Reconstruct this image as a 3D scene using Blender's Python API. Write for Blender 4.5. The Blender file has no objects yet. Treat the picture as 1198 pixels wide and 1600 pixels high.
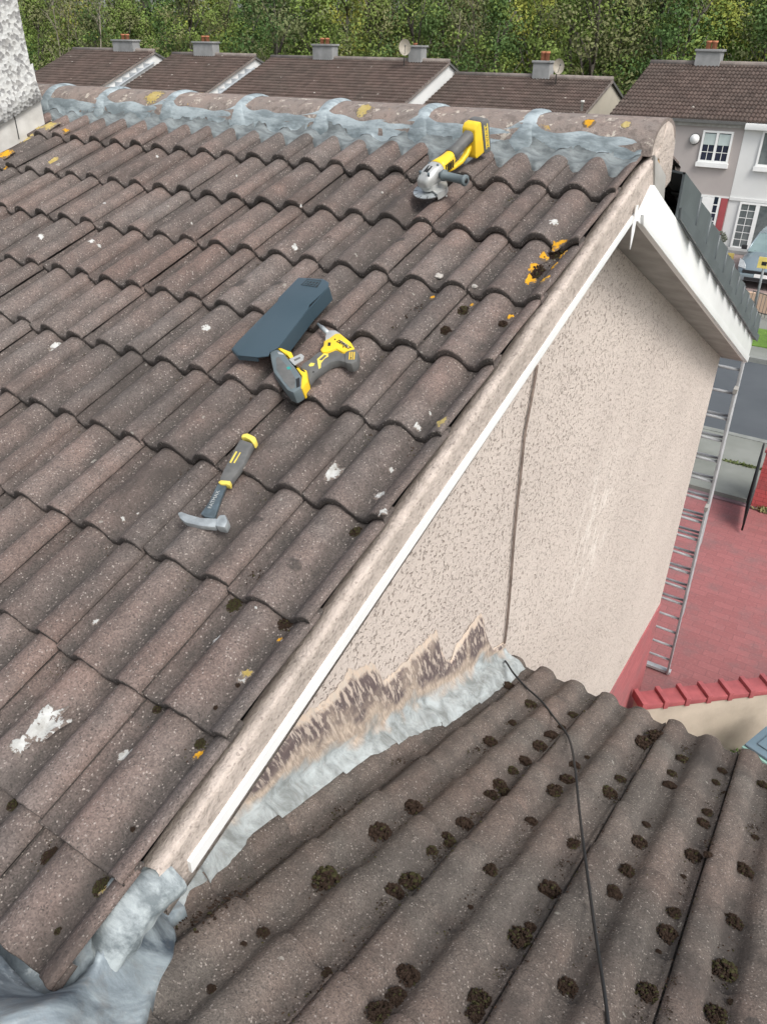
import bpy, bmesh, math, random
import numpy as np
from mathutils import Vector, Matrix, noise
from mathutils.bvhtree import BVHTree
random.seed(7); rng = np.random.default_rng(7)
SC = bpy.context.scene; COL = SC.collection
# ------------------------------------------------------------------ camera
CR = np.array([[0.8389031, 0.5441445, 0.0121797], [0.2887473, -0.4259675, -0.8574244], [-0.4613746, 0.7228129, -0.5144657]])
CC = np.array([1.18792, -3.15231, 0.32273]); CF = 1217.3087; AL = 0.3796888
cam = bpy.data.cameras.new('camera'); co = bpy.data.objects.new('camera', cam); COL.objects.link(co)
Rw = CR.T
co.matrix_world = Matrix(((Rw[0, 0], -Rw[0, 1], -Rw[0, 2], CC[0]), (Rw[1, 0], -Rw[1, 1], -Rw[1, 2], CC[1]), (Rw[2, 0], -Rw[2, 1], -Rw[2, 2], CC[2]), (0, 0, 0, 1)))
cam.sensor_fit = 'VERTICAL'; cam.sensor_height = 24; cam.lens = 24 * CF / 1600; cam.clip_start = 0.02; cam.clip_end = 3000
SC.camera = co
# ------------------------------------------------------------------ light
SUN_EL, SUN_AZ = 50, 118            # azimuth clockwise from +Y
w = bpy.data.worlds.new('World'); SC.world = w; w.use_nodes = True
nt = w.node_tree; bg = nt.nodes['Background']; sk = nt.nodes.new('ShaderNodeTexSky'); sk.sky_type = 'NISHITA'; sk.sun_disc = False
sk.sun_elevation = math.radians(SUN_EL); sk.sun_rotation = math.radians(SUN_AZ); sk.dust_density = 4; sk.air_density = 1.0
hs = nt.nodes.new('ShaderNodeHueSaturation'); hs.inputs['Saturation'].default_value = .38; hs.inputs['Value'].default_value = 1.0
nt.links.new(sk.outputs[0], hs.inputs['Color']); nt.links.new(hs.outputs[0], bg.inputs[0]); bg.inputs[1].default_value = .15
sl = bpy.data.lights.new('sun', 'SUN'); so = bpy.data.objects.new('sun', sl); COL.objects.link(so)
sl.energy = 1.35; sl.angle = math.radians(22); sl.color = (1, .96, .9)
e, a = math.radians(SUN_EL), math.radians(SUN_AZ)
so.rotation_euler = Vector((math.sin(a) * math.cos(e), math.cos(a) * math.cos(e), math.sin(e))).to_track_quat('Z', 'Y').to_euler()
SC.view_settings.view_transform = 'Standard'; SC.view_settings.look = 'None'; SC.view_settings.exposure = 0.58; SC.view_settings.gamma = 1
# ------------------------------------------------------------------ rays from the photograph into the place
def ray(px, py): return CR.T @ np.array([(px - 599) / CF, (py - 800) / CF, 1.0])
def hx(px, py, X): d = ray(px, py); return Vector(CC + (X - CC[0]) / d[0] * d)
def hy(px, py, Y): d = ray(px, py); return Vector(CC + (Y - CC[1]) / d[1] * d)
def hz(px, py, Z): d = ray(px, py); return Vector(CC + (Z - CC[2]) / d[2] * d)
ca, sa = math.cos(AL), math.sin(AL)
NM = Vector((0, -sa, ca)); DM = Vector((0, -ca, -sa))          # main back slope: normal, down
BL = math.radians(22); OL = Vector((0, -.45, -2.17)); NL = Vector((0, math.sin(BL), math.cos(BL))); DL = Vector((0, math.cos(BL), -math.sin(BL)))
def hplane(px, py, o, n):
    d = ray(px, py); d = Vector(d); c = Vector(CC); return c + d * ((n.dot(o - c)) / n.dot(d))
def hm(px, py, h=0.0): return hplane(px, py, NM * h, NM)
def hl(px, py, h=0.0): return hplane(px, py, OL + NL * h, NL)
ZG = -6.4
# ------------------------------------------------------------------ object helpers
def tag(o, label=None, cat=None, group=None, kind=None):
    for k, v in (('label', label), ('category', cat), ('group', group), ('kind', kind)):
        if v: o[k] = v
    return o
def empty(name, loc, label=None, cat=None, group=None):
    o = bpy.data.objects.new(name, None); COL.objects.link(o); o.location = loc; o.empty_display_size = .1
    return tag(o, label, cat, group)
def wloc(o):
    v = Vector((0, 0, 0))
    while o: v = v + Vector(o.location); o = o.parent
    return v
class MB:
    def __init__(s): s.v = []; s.f = []; s.m = []; s.sm = []; s.att = {}
    def add(s, vs, fs, m=0, smooth=False):
        n = len(s.v); s.v += [tuple(v) for v in vs]; s.f += [tuple(i + n for i in f) for f in fs]; s.m += [m] * len(fs); s.sm += [smooth] * len(fs); return n
    def box(s, a, b, m=0, M=None):
        x0, y0, z0 = a; x1, y1, z1 = b
        v = [Vector(p) for p in ((x0, y0, z0), (x1, y0, z0), (x1, y1, z0), (x0, y1, z0), (x0, y0, z1), (x1, y0, z1), (x1, y1, z1), (x0, y1, z1))]
        if M: v = [M @ p for p in v]
        s.add(v, [(0, 3, 2, 1), (4, 5, 6, 7), (0, 1, 5, 4), (1, 2, 6, 5), (2, 3, 7, 6), (3, 0, 4, 7)], m); return s
    def tube(s, pts, r, n=8, m=0, caps=True):
        pts = [Vector(p) for p in pts]; k = len(pts); rs = r if isinstance(r, (list, tuple)) else [r] * k
        vs = []; fs = []; up = Vector((0, 0, 1)); prev = None
        for i, p in enumerate(pts):
            t = (pts[min(i + 1, k - 1)] - pts[max(i - 1, 0)]).normalized()
            if prev is None:
                ref = up if abs(t.z) < .9 else Vector((1, 0, 0)); a_ = t.cross(ref).normalized()
            else: a_ = (prev - t * prev.dot(t)).normalized()
            prev = a_; b_ = t.cross(a_)
            for j in range(n):
                q = 2 * math.pi * j / n; vs.append(p + (a_ * math.cos(q) + b_ * math.sin(q)) * rs[i])
        for i in range(k - 1):
            for j in range(n): fs.append((i * n + j, i * n + (j + 1) % n, (i + 1) * n + (j + 1) % n, (i + 1) * n + j))
        if caps: fs += [tuple(range(n))[::-1], tuple((k - 1) * n + j for j in range(n))]
        s.add(vs, fs, m, True); return s
    def prism(s, poly, off, m=0):
        off = Vector(off); n = len(poly); vs = [Vector(p) for p in poly] + [Vector(p) + off for p in poly]
        s.add(vs, [tuple(range(n)), tuple(range(2 * n - 1, n - 1, -1))] + [(i, i + n, (i + 1) % n + n, (i + 1) % n) for i in range(n)], m); return s
    def grid(s, P, m=0, smooth=True, cu=False):
        nr = len(P); nc = len(P[0]); vs = [q for r in P for q in r]; fs = []
        for i in range(nr - 1):
            for j in range(nc - (0 if cu else 1)): fs.append((i * nc + j, i * nc + (j + 1) % nc, (i + 1) * nc + (j + 1) % nc, (i + 1) * nc + j))
        return s.add(vs, fs, m, smooth)
    def build(s, name, mats, parent=None, fix=True, bevel=0, attrs=None, auto=None):
        me = bpy.data.meshes.new(name); off = wloc(parent) if parent else Vector((0, 0, 0))
        V = np.array(s.v, float) - np.array(off)
        me.from_pydata(V.tolist(), [], s.f); me.update()
        mats = mats if isinstance(mats, (list, tuple)) else [mats]
        for q in mats: me.materials.append(q)
        me.polygons.foreach_set('material_index', s.m); me.polygons.foreach_set('use_smooth', s.sm)
        if attrs:
            for k, arr in attrs.items():
                at = me.attributes.new(k, 'FLOAT', 'POINT'); at.data.foreach_set('value', np.array(arr, np.float32))
        if fix or bevel:
            bm = bmesh.new(); bm.from_mesh(me)
            if fix: bmesh.ops.recalc_face_normals(bm, faces=bm.faces)
            if bevel:
                ed = [e_ for e_ in bm.edges if len(e_.link_faces) == 2 and e_.calc_face_angle(0) > .6]
                bmesh.ops.bevel(bm, geom=ed, offset=bevel, segments=2, profile=.6, affect='EDGES', clamp_overlap=True)
                for f_ in bm.faces: f_.smooth = True
            bm.to_mesh(me); bm.free()
            if bevel: 
                try: me.set_sharp_from_angle(angle=math.radians(40))
                except Exception: pass
        o = bpy.data.objects.new(name, me); COL.objects.link(o)
        if parent: o.parent = parent
        return o
def copy_tree(o, parent=None):
    c = o.copy(); COL.objects.link(c); c.parent = parent
    for ch in list(o.children): copy_tree(ch, c)
    return c
def nz(p, s=1.0): return noise.noise(Vector(p) * s)
# ------------------------------------------------------------------ materials
class NT:
    def __init__(s, name):
        s.mat = bpy.data.materials.new(name); s.mat.use_nodes = True; s.t = s.mat.node_tree; s.b = s.t.nodes['Principled BSDF']
        s.tc = s.t.nodes.new('ShaderNodeTexCoord'); s.co = s.tc.outputs['Object']
    def n(s, ty, **k):
        q = s.t.nodes.new('ShaderNode' + ty)
        for a_, b_ in k.items(): setattr(q, a_, b_)
        return q
    def L(s, a_, b_): s.t.links.new(a_, b_)
    def noise(s, sc, det=3, rough=.55, dist=0, co=None):
        q = s.n('TexNoise'); q.inputs['Scale'].default_value = sc; q.inputs['Detail'].default_value = det; q.inputs['Roughness'].default_value = rough; q.inputs['Distortion'].default_value = dist
        s.L(co or s.co, q.inputs['Vector']); return q
    def vor(s, sc, feat='F1', co=None, rnd=1):
        q = s.n('TexVoronoi', feature=feat); q.inputs['Scale'].default_value = sc; q.inputs['Randomness'].default_value = rnd; s.L(co or s.co, q.inputs['Vector']); return q
    def map(s, v, a0, a1, b0=0.0, b1=1.0):
        q = s.n('MapRange'); q.inputs[1].default_value = a0; q.inputs[2].default_value = a1; q.inputs[3].default_value = b0; q.inputs[4].default_value = b1; s.L(v, q.inputs[0]); return q.outputs[0]
    def math(s, op, a_, b_=0):
        q = s.n('Math', operation=op)
        for i, x in enumerate((a_, b_)):
            if hasattr(x, 'links') or hasattr(x, 'is_linked'): s.L(x, q.inputs[i])
            else: q.inputs[i].default_value = x
        return q.outputs[0]
    def mix(s, f, a_, b_, mode='MIX'):
        q = s.n('Mix', data_type='RGBA', blend_type=mode)
        for i, x in ((0, f), (6, a_), (7, b_)):
            if hasattr(x, 'is_linked'): s.L(x, q.inputs[i])
            else: q.inputs[i].default_value = x if i == 0 else (*x, 1)
        return q.outputs[2]
    def attr(s, name): q = s.n('Attribute', attribute_name=name); return q.outputs['Fac']
    def bump(s, h, st=.5, dist=.01, nrm=None):
        q = s.n('Bump'); q.inputs['Strength'].default_value = st; q.inputs['Distance'].default_value = dist; s.L(h, q.inputs['Height'])
        if nrm is not None: s.L(nrm, q.inputs['Normal'])
        return q.outputs[0]
    def fin(s, col=None, nrm=None, rough=.85, spec=.3, metal=0):
        if col is not None:
            if hasattr(col, 'is_linked'): s.L(col, s.b.inputs['Base Color'])
            else: s.b.inputs['Base Color'].default_value = (*col, 1)
        if nrm is not None: s.L(nrm, s.b.inputs['Normal'])
        if hasattr(rough, 'is_linked'): s.L(rough, s.b.inputs['Roughness'])
        else: s.b.inputs['Roughness'].default_value = rough
        s.b.inputs['Specular IOR Level'].default_value = spec; s.b.inputs['Metallic'].default_value = metal
        return s.mat
def simple(name, c, c2=None, sc=8, rough=.7, bump=0, bs=60, bd=.002, metal=0, spec=.35):
    t = NT(name); c2 = c2 or tuple(x * .8 for x in c); n_ = t.noise(sc, 4); col = t.mix(t.map(n_.outputs[0], .35, .65), c, c2)
    nr = t.bump(t.noise(bs, 3).outputs[0], bump, bd) if bump else None
    return t.fin(col, nr, rough, spec, metal)
def tile_mat(name, pink, grey, dirt, contrast=.72, grain=300, stain=(.052, .045, .041)):
    t = NT(name)
    big = t.noise(2.2, 4, .6); mid = t.noise(14, 4, .6)
    col = t.mix(t.map(big.outputs[0], .36, .62), pink, grey)
    col = t.mix(t.map(mid.outputs[0], .4, .72, 0, .55), col, dirt)
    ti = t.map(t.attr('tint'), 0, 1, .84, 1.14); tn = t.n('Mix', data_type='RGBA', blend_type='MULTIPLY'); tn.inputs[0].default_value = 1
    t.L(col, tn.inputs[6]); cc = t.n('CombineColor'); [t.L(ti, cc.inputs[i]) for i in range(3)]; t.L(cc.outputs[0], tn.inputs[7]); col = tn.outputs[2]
    # grime that has settled in the channels of the tiles
    lo = t.math('MULTIPLY', t.attr('low'), t.map(t.noise(9, 4, .6).outputs[0], .25, .6, .35, 1.0)); col = t.mix(lo, col, dirt)
    # grain of sand in the surface
    g = t.vor(grain); gs = t.n('SeparateColor'); t.L(g.outputs['Color'], gs.inputs[0])
    gr = t.map(gs.outputs[0], 0, 1, 1 - .36 * contrast, 1 + .42 * contrast); c3 = t.n('CombineColor'); [t.L(gr, c3.inputs[i]) for i in range(3)]
    col = t.mix(1.0, col, c3.outputs[0], 'MULTIPLY')
    sp = t.map(gs.outputs[1], .955, .99); col = t.mix(t.math('MULTIPLY', sp, .75), col, (.36, .32, .29))
    sp2 = t.map(gs.outputs[2], .93, .97); col = t.mix(t.math('MULTIPLY', sp2, .6), col, (.04, .037, .035))
    bs = t.n('Mapping'); bs.inputs['Scale'].default_value = (3.2, 1.1, 1.1); t.L(t.co, bs.inputs[0]); bsn = t.noise(1.6, 5, .62, .4, co=bs.outputs[0]); col = t.mix(t.map(bsn.outputs[0], .54, .72, 0, .78), col, stain)
    # dark algae spots
    wob = t.n('VectorMath', operation='MULTIPLY_ADD'); t.L(t.noise(22, 3).outputs['Color'], wob.inputs[0]); wob.inputs[1].default_value = (.05, .05, .05); t.L(t.co, wob.inputs[2])
    a_ = t.vor(6.5, co=wob.outputs[0]); ac = t.n('SeparateColor'); t.L(a_.outputs['Color'], ac.inputs[0])
    sz = t.map(ac.outputs[0], .5, 1, 0, .2); d_ = t.math('SUBTRACT', sz, a_.outputs['Distance']); col = t.mix(t.math('MULTIPLY', t.map(d_, 0, .05), .72), col, (.042, .039, .036))
    # pale lichen flecks
    b_ = t.vor(19, co=wob.outputs[0]); bc = t.n('SeparateColor'); t.L(b_.outputs['Color'], bc.inputs[0])
    sz = t.map(bc.outputs[0], .8, 1, 0, .15); d_ = t.math('SUBTRACT', sz, b_.outputs['Distance']); col = t.mix(t.math('MULTIPLY', t.map(d_, 0, .05), .45), col, (.36, .35, .31))
    h1 = t.bump(g.outputs['Distance'], .35, .0025); h2 = t.bump(t.noise(60, 5, .65).outputs[0], .55, .006, h1); h3 = t.bump(t.noise(9, 3).outputs[0], .5, .012, h2)
    return t.fin(col, h3, .9, .25)
M_TILE = tile_mat('weathered_brown_tile', (.168, .122, .106), (.134, .115, .106), (.066, .058, .053))
M_TILE2 = tile_mat('weathered_grey_tile', (.150, .115, .098), (.118, .104, .092), (.062, .055, .049), .70)
_q = hx(925, 835, .15); WSY, WSZ = _q.y, _q.z
def render_mat():
    t = NT('pebbledash'); v = t.vor(62); v2 = t.vor(34)
    n1 = t.noise(70, 4, .6); n0 = t.noise(1.3, 4)
    col = t.mix(t.map(n0.outputs[0], .35, .65), (.575, .505, .452), (.52, .455, .408))
    col = t.mix(t.map(n1.outputs[0], .3, .7, 0, .35), col, (.70, .625, .57))
    fade = t.map(t.noise(.9, 3).outputs[0], .3, .7, -.008, .028)
    pn = t.noise(84, 2.6, .55, .2); pn2 = t.noise(95, 2, .5)
    pit = t.map(t.math('ADD', pn.outputs[0], fade), .585, .655); pit2 = t.map(pn2.outputs[0], .66, .72)
    col = t.mix(t.math('MULTIPLY', pit, .66), col, (.20, .16, .13)); col = t.mix(t.math('MULTIPLY', pit2, .5), col, (.22, .18, .15))
    # rubbed pale streaks below the front of the verge
    gq = t.n('NewGeometry'); sx = t.n('SeparateXYZ'); t.L(gq.outputs['Position'], sx.inputs[0])
    st = t.n('Mapping', vector_type='TEXTURE'); st.inputs['Scale'].default_value = (.3, .050, .16); st.inputs['Rotation'].default_value = (-.42, 0, 0); t.L(t.co, st.inputs[0])
    sn = t.noise(1, 4, .6, co=st.outputs[0]); 
    q = t.math('MULTIPLY', t.map(t.math('ABSOLUTE', t.math('SUBTRACT', sx.outputs[1], WSY)), .12, .42, 1, 0), t.map(t.math('ABSOLUTE', t.math('SUBTRACT', sx.outputs[2], WSZ)), .2, .6, 1, 0))
    col = t.mix(t.math('MULTIPLY', q, t.map(sn.outputs[0], .52, .60, 0, .75)), col, (.74, .68, .62))
    b1 = t.bump(t.math('SUBTRACT', 1.0, pit), .8, .006); b3 = t.bump(n1.outputs[0], .7, .006, b1)
    return t.fin(col, b3, .95, .2)
M_WALL = render_mat()
def pebble_grey():
    t = NT('white_spar_dash'); p = t.vor(58); pc = t.n('SeparateColor'); t.L(p.outputs['Color'], pc.inputs[0])
    col = t.mix(t.map(pc.outputs[0], .66, .74), (.56, .57, .56), (.25, .25, .25)); col = t.mix(t.map(pc.outputs[1], 0, 1, 0, .4), col, (.42, .41, .38))
    return t.fin(col, t.bump(p.outputs['Distance'], .5, .008), .9)
M_SPAR = pebble_grey()
def mortar_mat():
    t = NT('verge_mortar'); n0 = t.noise(4, 5, .65); n1 = t.noise(30, 5, .7)
    col = t.mix(t.map(n0.outputs[0], .35, .65), (.52, .45, .40), (.38, .33, .29)); col = t.mix(t.map(n1.outputs[0], .5, .7, 0, .6), col, (.22, .19, .16))
    g = t.vor(170); gs = t.n('SeparateColor'); t.L(g.outputs['Color'], gs.inputs[0]); col = t.mix(t.map(gs.outputs[0], .9, 1, 0, .5), col, (.12, .10, .09))
    return t.fin(col, t.bump(g.outputs['Distance'], .4, .003, t.bump(n1.outputs[0], .9, .012)), .95, .2)
M_MORT = mortar_mat()
def ridge_mat():
    t = NT('ridge_tile_concrete'); n0 = t.noise(6, 5, .65); n1 = t.noise(28, 4, .7)
    col = t.mix(t.map(n0.outputs[0], .35, .65), (.25, .20, .175), (.20, .175, .16)); col = t.mix(t.map(n1.outputs[0], .52, .62, 0, .7), col, (.13, .11, .10))
    b_ = t.noise(17, 5, .75); col = t.mix(t.map(b_.outputs[0], .58, .63, 0, .75), col, (.50, .46, .40))
    c_ = t.noise(5, 5, .8, 0, t.co); col = t.mix(t.map(c_.outputs[0], .66, .69, 0, .8), col, (.42, .28, .07))
    return t.fin(col, t.bump(n1.outputs[0], .8, .008, t.bump(t.vor(150).outputs['Distance'], .4, .003)), .93, .2)
M_RIDGE = ridge_mat()
def sealant_mat(name, light, dark, sc=7):
    t = NT(name); st = t.n('Mapping'); st.inputs['Scale'].default_value = (1, 3, 3); t.L(t.co, st.inputs[0])
    n0 = t.noise(sc, 5, .65, co=st.outputs[0]); n1 = t.noise(40, 4, .7)
    col = t.mix(t.map(n0.outputs[0], .42, .6), light, dark); col = t.mix(t.map(n1.outputs[0], .5, .75, 0, .35), col, dark)
    return t.fin(col, t.bump(n0.outputs[0], .6, .01, t.bump(n1.outputs[0], .4, .004)), .62, .35)
M_SEAL = sealant_mat('pale_blue_sealant', (.34, .395, .42), (.17, .205, .22))
M_SEALD = sealant_mat('dark_blue_sealant', (.19, .215, .22), (.115, .13, .135), 12)
def lead_mat():
    t = NT('painted_lead_flashing'); at = t.attr('up'); n0 = t.noise(11, 6, .72, .5); n1 = t.noise(45, 4, .7)
    st = t.n('Mapping', vector_type='TEXTURE'); st.inputs['Scale'].default_value = (.07, .030, .15); st.inputs['Rotation'].default_value = (.35, 0, 0); t.L(t.co, st.inputs[0]); n2 = t.noise(1, 5, .7, 3.0, co=st.outputs[0]); n5 = t.noise(3.2, 4, .6, .6)
    blue = t.mix(t.map(n0.outputs[0], .38, .62), (.43, .47, .475), (.20, .215, .21))
    cream = t.mix(t.map(n2.outputs[0], .38, .58), (.56, .46, .37), (.33, .265, .215))
    up2 = t.math('ADD', at, t.map(n5.outputs[0], .3, .7, -.26, .26))
    col = t.mix(t.map(up2, .26, .42), blue, cream)
    pur = t.mix(t.map(n2.outputs[0], .56, .66), (.13, .10, .098), (.55, .47, .41))
    pat = t.math('MULTIPLY', t.map(up2, .50, .64), t.map(n5.outputs[0], .40, .56)); col = t.mix(pat, col, pur); crm = t.math('MULTIPLY', t.map(at, .45, .7), t.map(t.noise(2.3, 3, co=st.outputs[0]).outputs[0], .52, .6)); col = t.mix(t.math('MULTIPLY', crm, .7), col, (.66, .56, .47))
    bei = t.mix(t.map(n2.outputs[0], .4, .6), (.60, .48, .38), (.54, .47, .40)); col = t.mix(t.map(t.math('ADD', at, t.map(n0.outputs[0], .3, .7, -.07, .07)), .90, .95), col, bei)
    col = t.mix(t.map(n1.outputs[0], .55, .75, 0, .45), col, (.24, .22, .20))
    w_ = t.noise(16, 5, .8); col = t.mix(t.math('MULTIPLY', t.map(w_.outputs[0], .66, .7), .8), col, (.72, .74, .73))
    return t.fin(col, t.bump(n0.outputs[0], .4, .008, t.bump(n2.outputs[0], .3, .004)), .6, .35)
M_LEAD = lead_mat()
def lead2_mat():
    t = NT('grey_lead_sheet'); sm_ = t.n('Mapping', vector_type='TEXTURE'); sm_.inputs['Scale'].default_value = (.30, .15, .2); sm_.inputs['Rotation'].default_value = (0, 0, .64); t.L(t.co, sm_.inputs[0]); n0 = t.noise(1, 6, .66, 1.0, co=sm_.outputs[0]); n1 = t.noise(22, 4, .7)
    col = t.mix(t.map(n0.outputs[0], .36, .64), (.34, .395, .42), (.05, .068, .088)); col = t.mix(t.map(n1.outputs[0], .5, .75, 0, .5), col, (.21, .19, .17))  # dark bands stretched along the folds put crease shade into the colour
    w_ = t.noise(9, 5, .8); col = t.mix(t.math('MULTIPLY', t.map(w_.outputs[0], .6, .68), .6), col, (.52, .57, .59))
    return t.fin(col, t.bump(n1.outputs[0], .5, .006), .5, .5, .15)
M_LEAD2 = lead2_mat()
M_WHITE = simple('white_pvc', (.80, .81, .80), (.74, .75, .74), 3, .35, .1, 20, .003, spec=.5)
M_WHITED = simple('dirty_white_timber', (.62, .61, .58), (.46, .45, .42), 9, .6, .3, 40)
M_SOFFIT = simple('grey_soffit', (.40, .39, .37), (.30, .29, .27), 7, .7, .3, 40)
M_DARK = simple('dark_plastic_cap', (.075, .088, .095), (.100, .117, .124), 6, .42, .25, 30, .003, spec=.5)
M_COVER = simple('slate_blue_plastic', (.036, .062, .080), (.044, .071, .090), 4, .42, .15, 90, .001, spec=.5)
M_BLACK = simple('black_rubber', (.02, .021, .022), None, 20, .5, .2, 80)
M_GREYR = simple('charcoal_rubber', (.135, .135, .130), (.095, .097, .096), 30, .6, .3, 150, .001)
M_GREYB = simple('battery_grey', (.13, .16, .17), (.10, .125, .135), 20, .5, .2, 90, .001)
M_YEL = simple('yellow_plastic', (.80, .56, .03), (.72, .48, .03), 16, .42, .1, 60, .001, spec=.5)
M_YELP = simple('pale_yellow_rubber', (.74, .62, .12), (.65, .52, .10), 18, .55, .1, 60)
M_ALU = simple('cast_aluminium', (.50, .51, .50), (.40, .41, .40), 30, .42, .25, 120, .001, .35, .5)
M_STEEL = simple('scuffed_steel', (.48, .52, .53), (.30, .33, .34), 40, .4, .3, 90, .001, .5, .5)
M_DSTEEL = simple('dark_blue_steel', (.12, .16, .185), (.07, .09, .10), 40, .42, .3, 90, .001, .4, .5)
M_LADD = simple('ladder_aluminium', (.47, .48, .49), (.36, .37, .38), 12, .6, .1, 60, .001, .15, .4)
def crust(name, c, c2, hole, sc=70):
    t = NT(name); rim = t.attr('rim'); n_ = t.noise(sc, 4, .7); n2 = t.noise(sc * .35, 3, .6)
    col = t.mix(t.map(n2.outputs[0], .35, .65), c, c2); f = t.math('ADD', t.math('MULTIPLY', rim, .42), t.map(n_.outputs[0], .3, .7, -.1, .36)); col = t.mix(t.map(f, .40, .47), col, hole)
    return t.fin(col, t.bump(n_.outputs[0], .8, .004), .9, .2)
M_ORANGE = crust('orange_lichen', (.60, .32, .02), (.50, .25, .02), (.13, .10, .07)); M_YELL = crust('yellow_lichen', (.34, .26, .08), (.42, .34, .15), (.16, .135, .115)); M_DROP = crust('white_dropping', (.52, .53, .52), (.34, .34, .32), (.155, .128, .112), 95)
M_MOSS = simple('dead_brown_moss', (.028, .020, .016), (.070, .044, .030), 60, .95, .8, 200, .004, spec=.15)
M_MOSSG = simple('olive_moss', (.040, .040, .018), (.085, .078, .034), 60, .95, .8, 200, .004, spec=.15)
M_GLASS = simple('dark_window_glass', (.012, .016, .035), (.02, .025, .05), 2, .08, spec=.6)
M_GLASSG = simple('grey_window_glass', (.08, .095, .10), (.16, .18, .18), 3, .12, spec=.6)
M_BLIND = simple('white_blind', (.48, .56, .55), None, 2, .6)
M_GUT = simple('black_gutter', (.012, .013, .014), None, 20, .35, .1, 60, spec=.5)
# ------------------------------------------------------------------ tiled slopes
A_ROLL = .042
def prof(u, hw=.78, A=A_ROLL, pw=2.3):
    if hw < .7: pw = 2.9
    t = (u / .15 + .5) % 1.0 - .5; s = abs(t) * 2 / hw
    h = A * (1 - min(s, 1.0) ** pw)
    return h - A
def us_for(width, crest):
    return None
def tiles(mb, T, L, O, U, D, N, cols, rows, g, vend=None, hw=.78, crack=.038, W=.30, nu=24, nv=8, t=.026, jit=1.25, cut=None, rest=99, lo=-99, ph=0.0, skip=None, A=A_ROLL):
    """cols: list of crack indices c; tile c spans u from crack-W*(c+1) to crack-W*c ; rows 1..n, butt at v=g*n"""
    G = .0065
    for r in rows:
        for c in cols:
            ur = crack - W * c; ul = ur - W
            ur = min(ur, rest + (.007 * nz((r * 3.7, 1, 2)) if c < 0 and rest < 1 and rest > 0 else 0))
            ul = max(ul, lo)
            if ur - ul < .03 or (skip and skip(c, r)): continue
            base = np.linspace(ul + G, ur, nu); us = np.concatenate([[ul - .004, ul + G * .6, ul + G], base[1:], [ur + .0005]])
            hs = [0] * len(us)
            tint = random.random(); dv = random.uniform(-.005, .005) * jit; dh = random.uniform(-.0015, .0025) * jit; tw = random.uniform(-.004, .004) * jit; tl = random.uniform(0, .003) * jit
            v1 = g * r + dv; v0 = g * (r - 1) - .03
            if vend and r == rows[-1]: v1 = vend + dv * .5
            vs_ = list(np.linspace(v0, v1 - .006, nv)) + [v1 - .0018, v1]
            off = [0] * nv + [-.0016, -.006]
            P = []; 
            for vi, v in enumerate(vs_):
                row = []
                for ui, u in enumerate(us):
                    k = (u - ul) / max(ur - ul, .01); h = prof((u - ph) * .15 / (W / 2), hw, A)
                    if ui in (0, 1): h -= .016
                    if ui == len(us) - 1: h -= .014
                    h += t * (v - g * (r - 1)) / g + dh + tl * k + .0042 * k + tw * (k - .5) * (v - v0) / g + off[vi]
                    w1 = .0016 * nz((u * 14, v * 14 + 30, c + r * 3.1)) * jit
                    e_ = .003 * nz((u * 40, r * 9.7, c * 3.3)) * jit if vi >= nv - 1 else 0
                    row.append(O + U * (u) + D * (v + e_) + N * (h + w1)); T.append(tint)
                    L.append(1.3 if ui < 2 else min(1, max(0, (-prof((u - ph) * .15 / (W / 2), hw, A) / A_ROLL - .35) * 1.5)) if vi < nv + 1 else 1.15)
                P.append(row)
            # butt face and a short underside
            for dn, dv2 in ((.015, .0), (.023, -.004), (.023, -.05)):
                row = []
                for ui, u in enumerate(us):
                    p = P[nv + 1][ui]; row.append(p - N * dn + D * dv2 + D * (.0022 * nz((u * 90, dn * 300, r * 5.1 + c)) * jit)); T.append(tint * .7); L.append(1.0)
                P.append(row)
            mb.grid(P)
GM = .3166
UX = Vector((1, 0, 0))
house = empty('terraced_house', (-1.5, 1.5, ZG), 'house the tools lie on, brown tiled roof with a beige pebble-dashed gable wall', 'house')
mb = MB(); T = []; L = []
tiles(mb, T, L, Vector((0, 0, 0)), UX, DM, NM, list(range(-1, 12)), list(range(1, 11)), GM, vend=3.05, rest=.300)
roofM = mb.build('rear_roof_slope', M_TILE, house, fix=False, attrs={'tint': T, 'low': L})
roofM['label'] = 'brown rolled concrete tiles of the rear slope, tools lying on them'
bvM = BVHTree.FromPolygons([Vector(v) for v in mb.v], mb.f)
# front slope (faces the street, out of sight from the photograph)
AF = math.radians(22.6); NF = Vector((0, math.sin(AF), math.cos(AF))); DF = Vector((0, math.cos(AF), -math.sin(AF)))
mb = MB(); T = []; L = []
tiles(mb, T, L, Vector((0, .22, .008)), Vector((-1, 0, 0)), DF, NF, list(range(-12, 2)), list(range(1, 14)), GM, nu=9, nv=3, rest=9, lo=-.30)
mb.build('front_roof_slope', M_TILE, house, fix=False, attrs={'tint': T, 'low': L})
for nm, q0, q1, dn, nn, par in (('roof_underlay', Vector((0, 0, 0)), DM * 3.0, DM, NM, house),):
    mb = MB(); mb.add([Vector((-3.6, 0, 0)) - nn * .085, Vector((.29, 0, 0)) - nn * .085, Vector((.29, 0, 0)) + q1 - nn * .085, Vector((-3.6, 0, 0)) + q1 - nn * .085], [(0, 1, 2, 3)]); mb.build(nm, M_BLACK, par)
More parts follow.
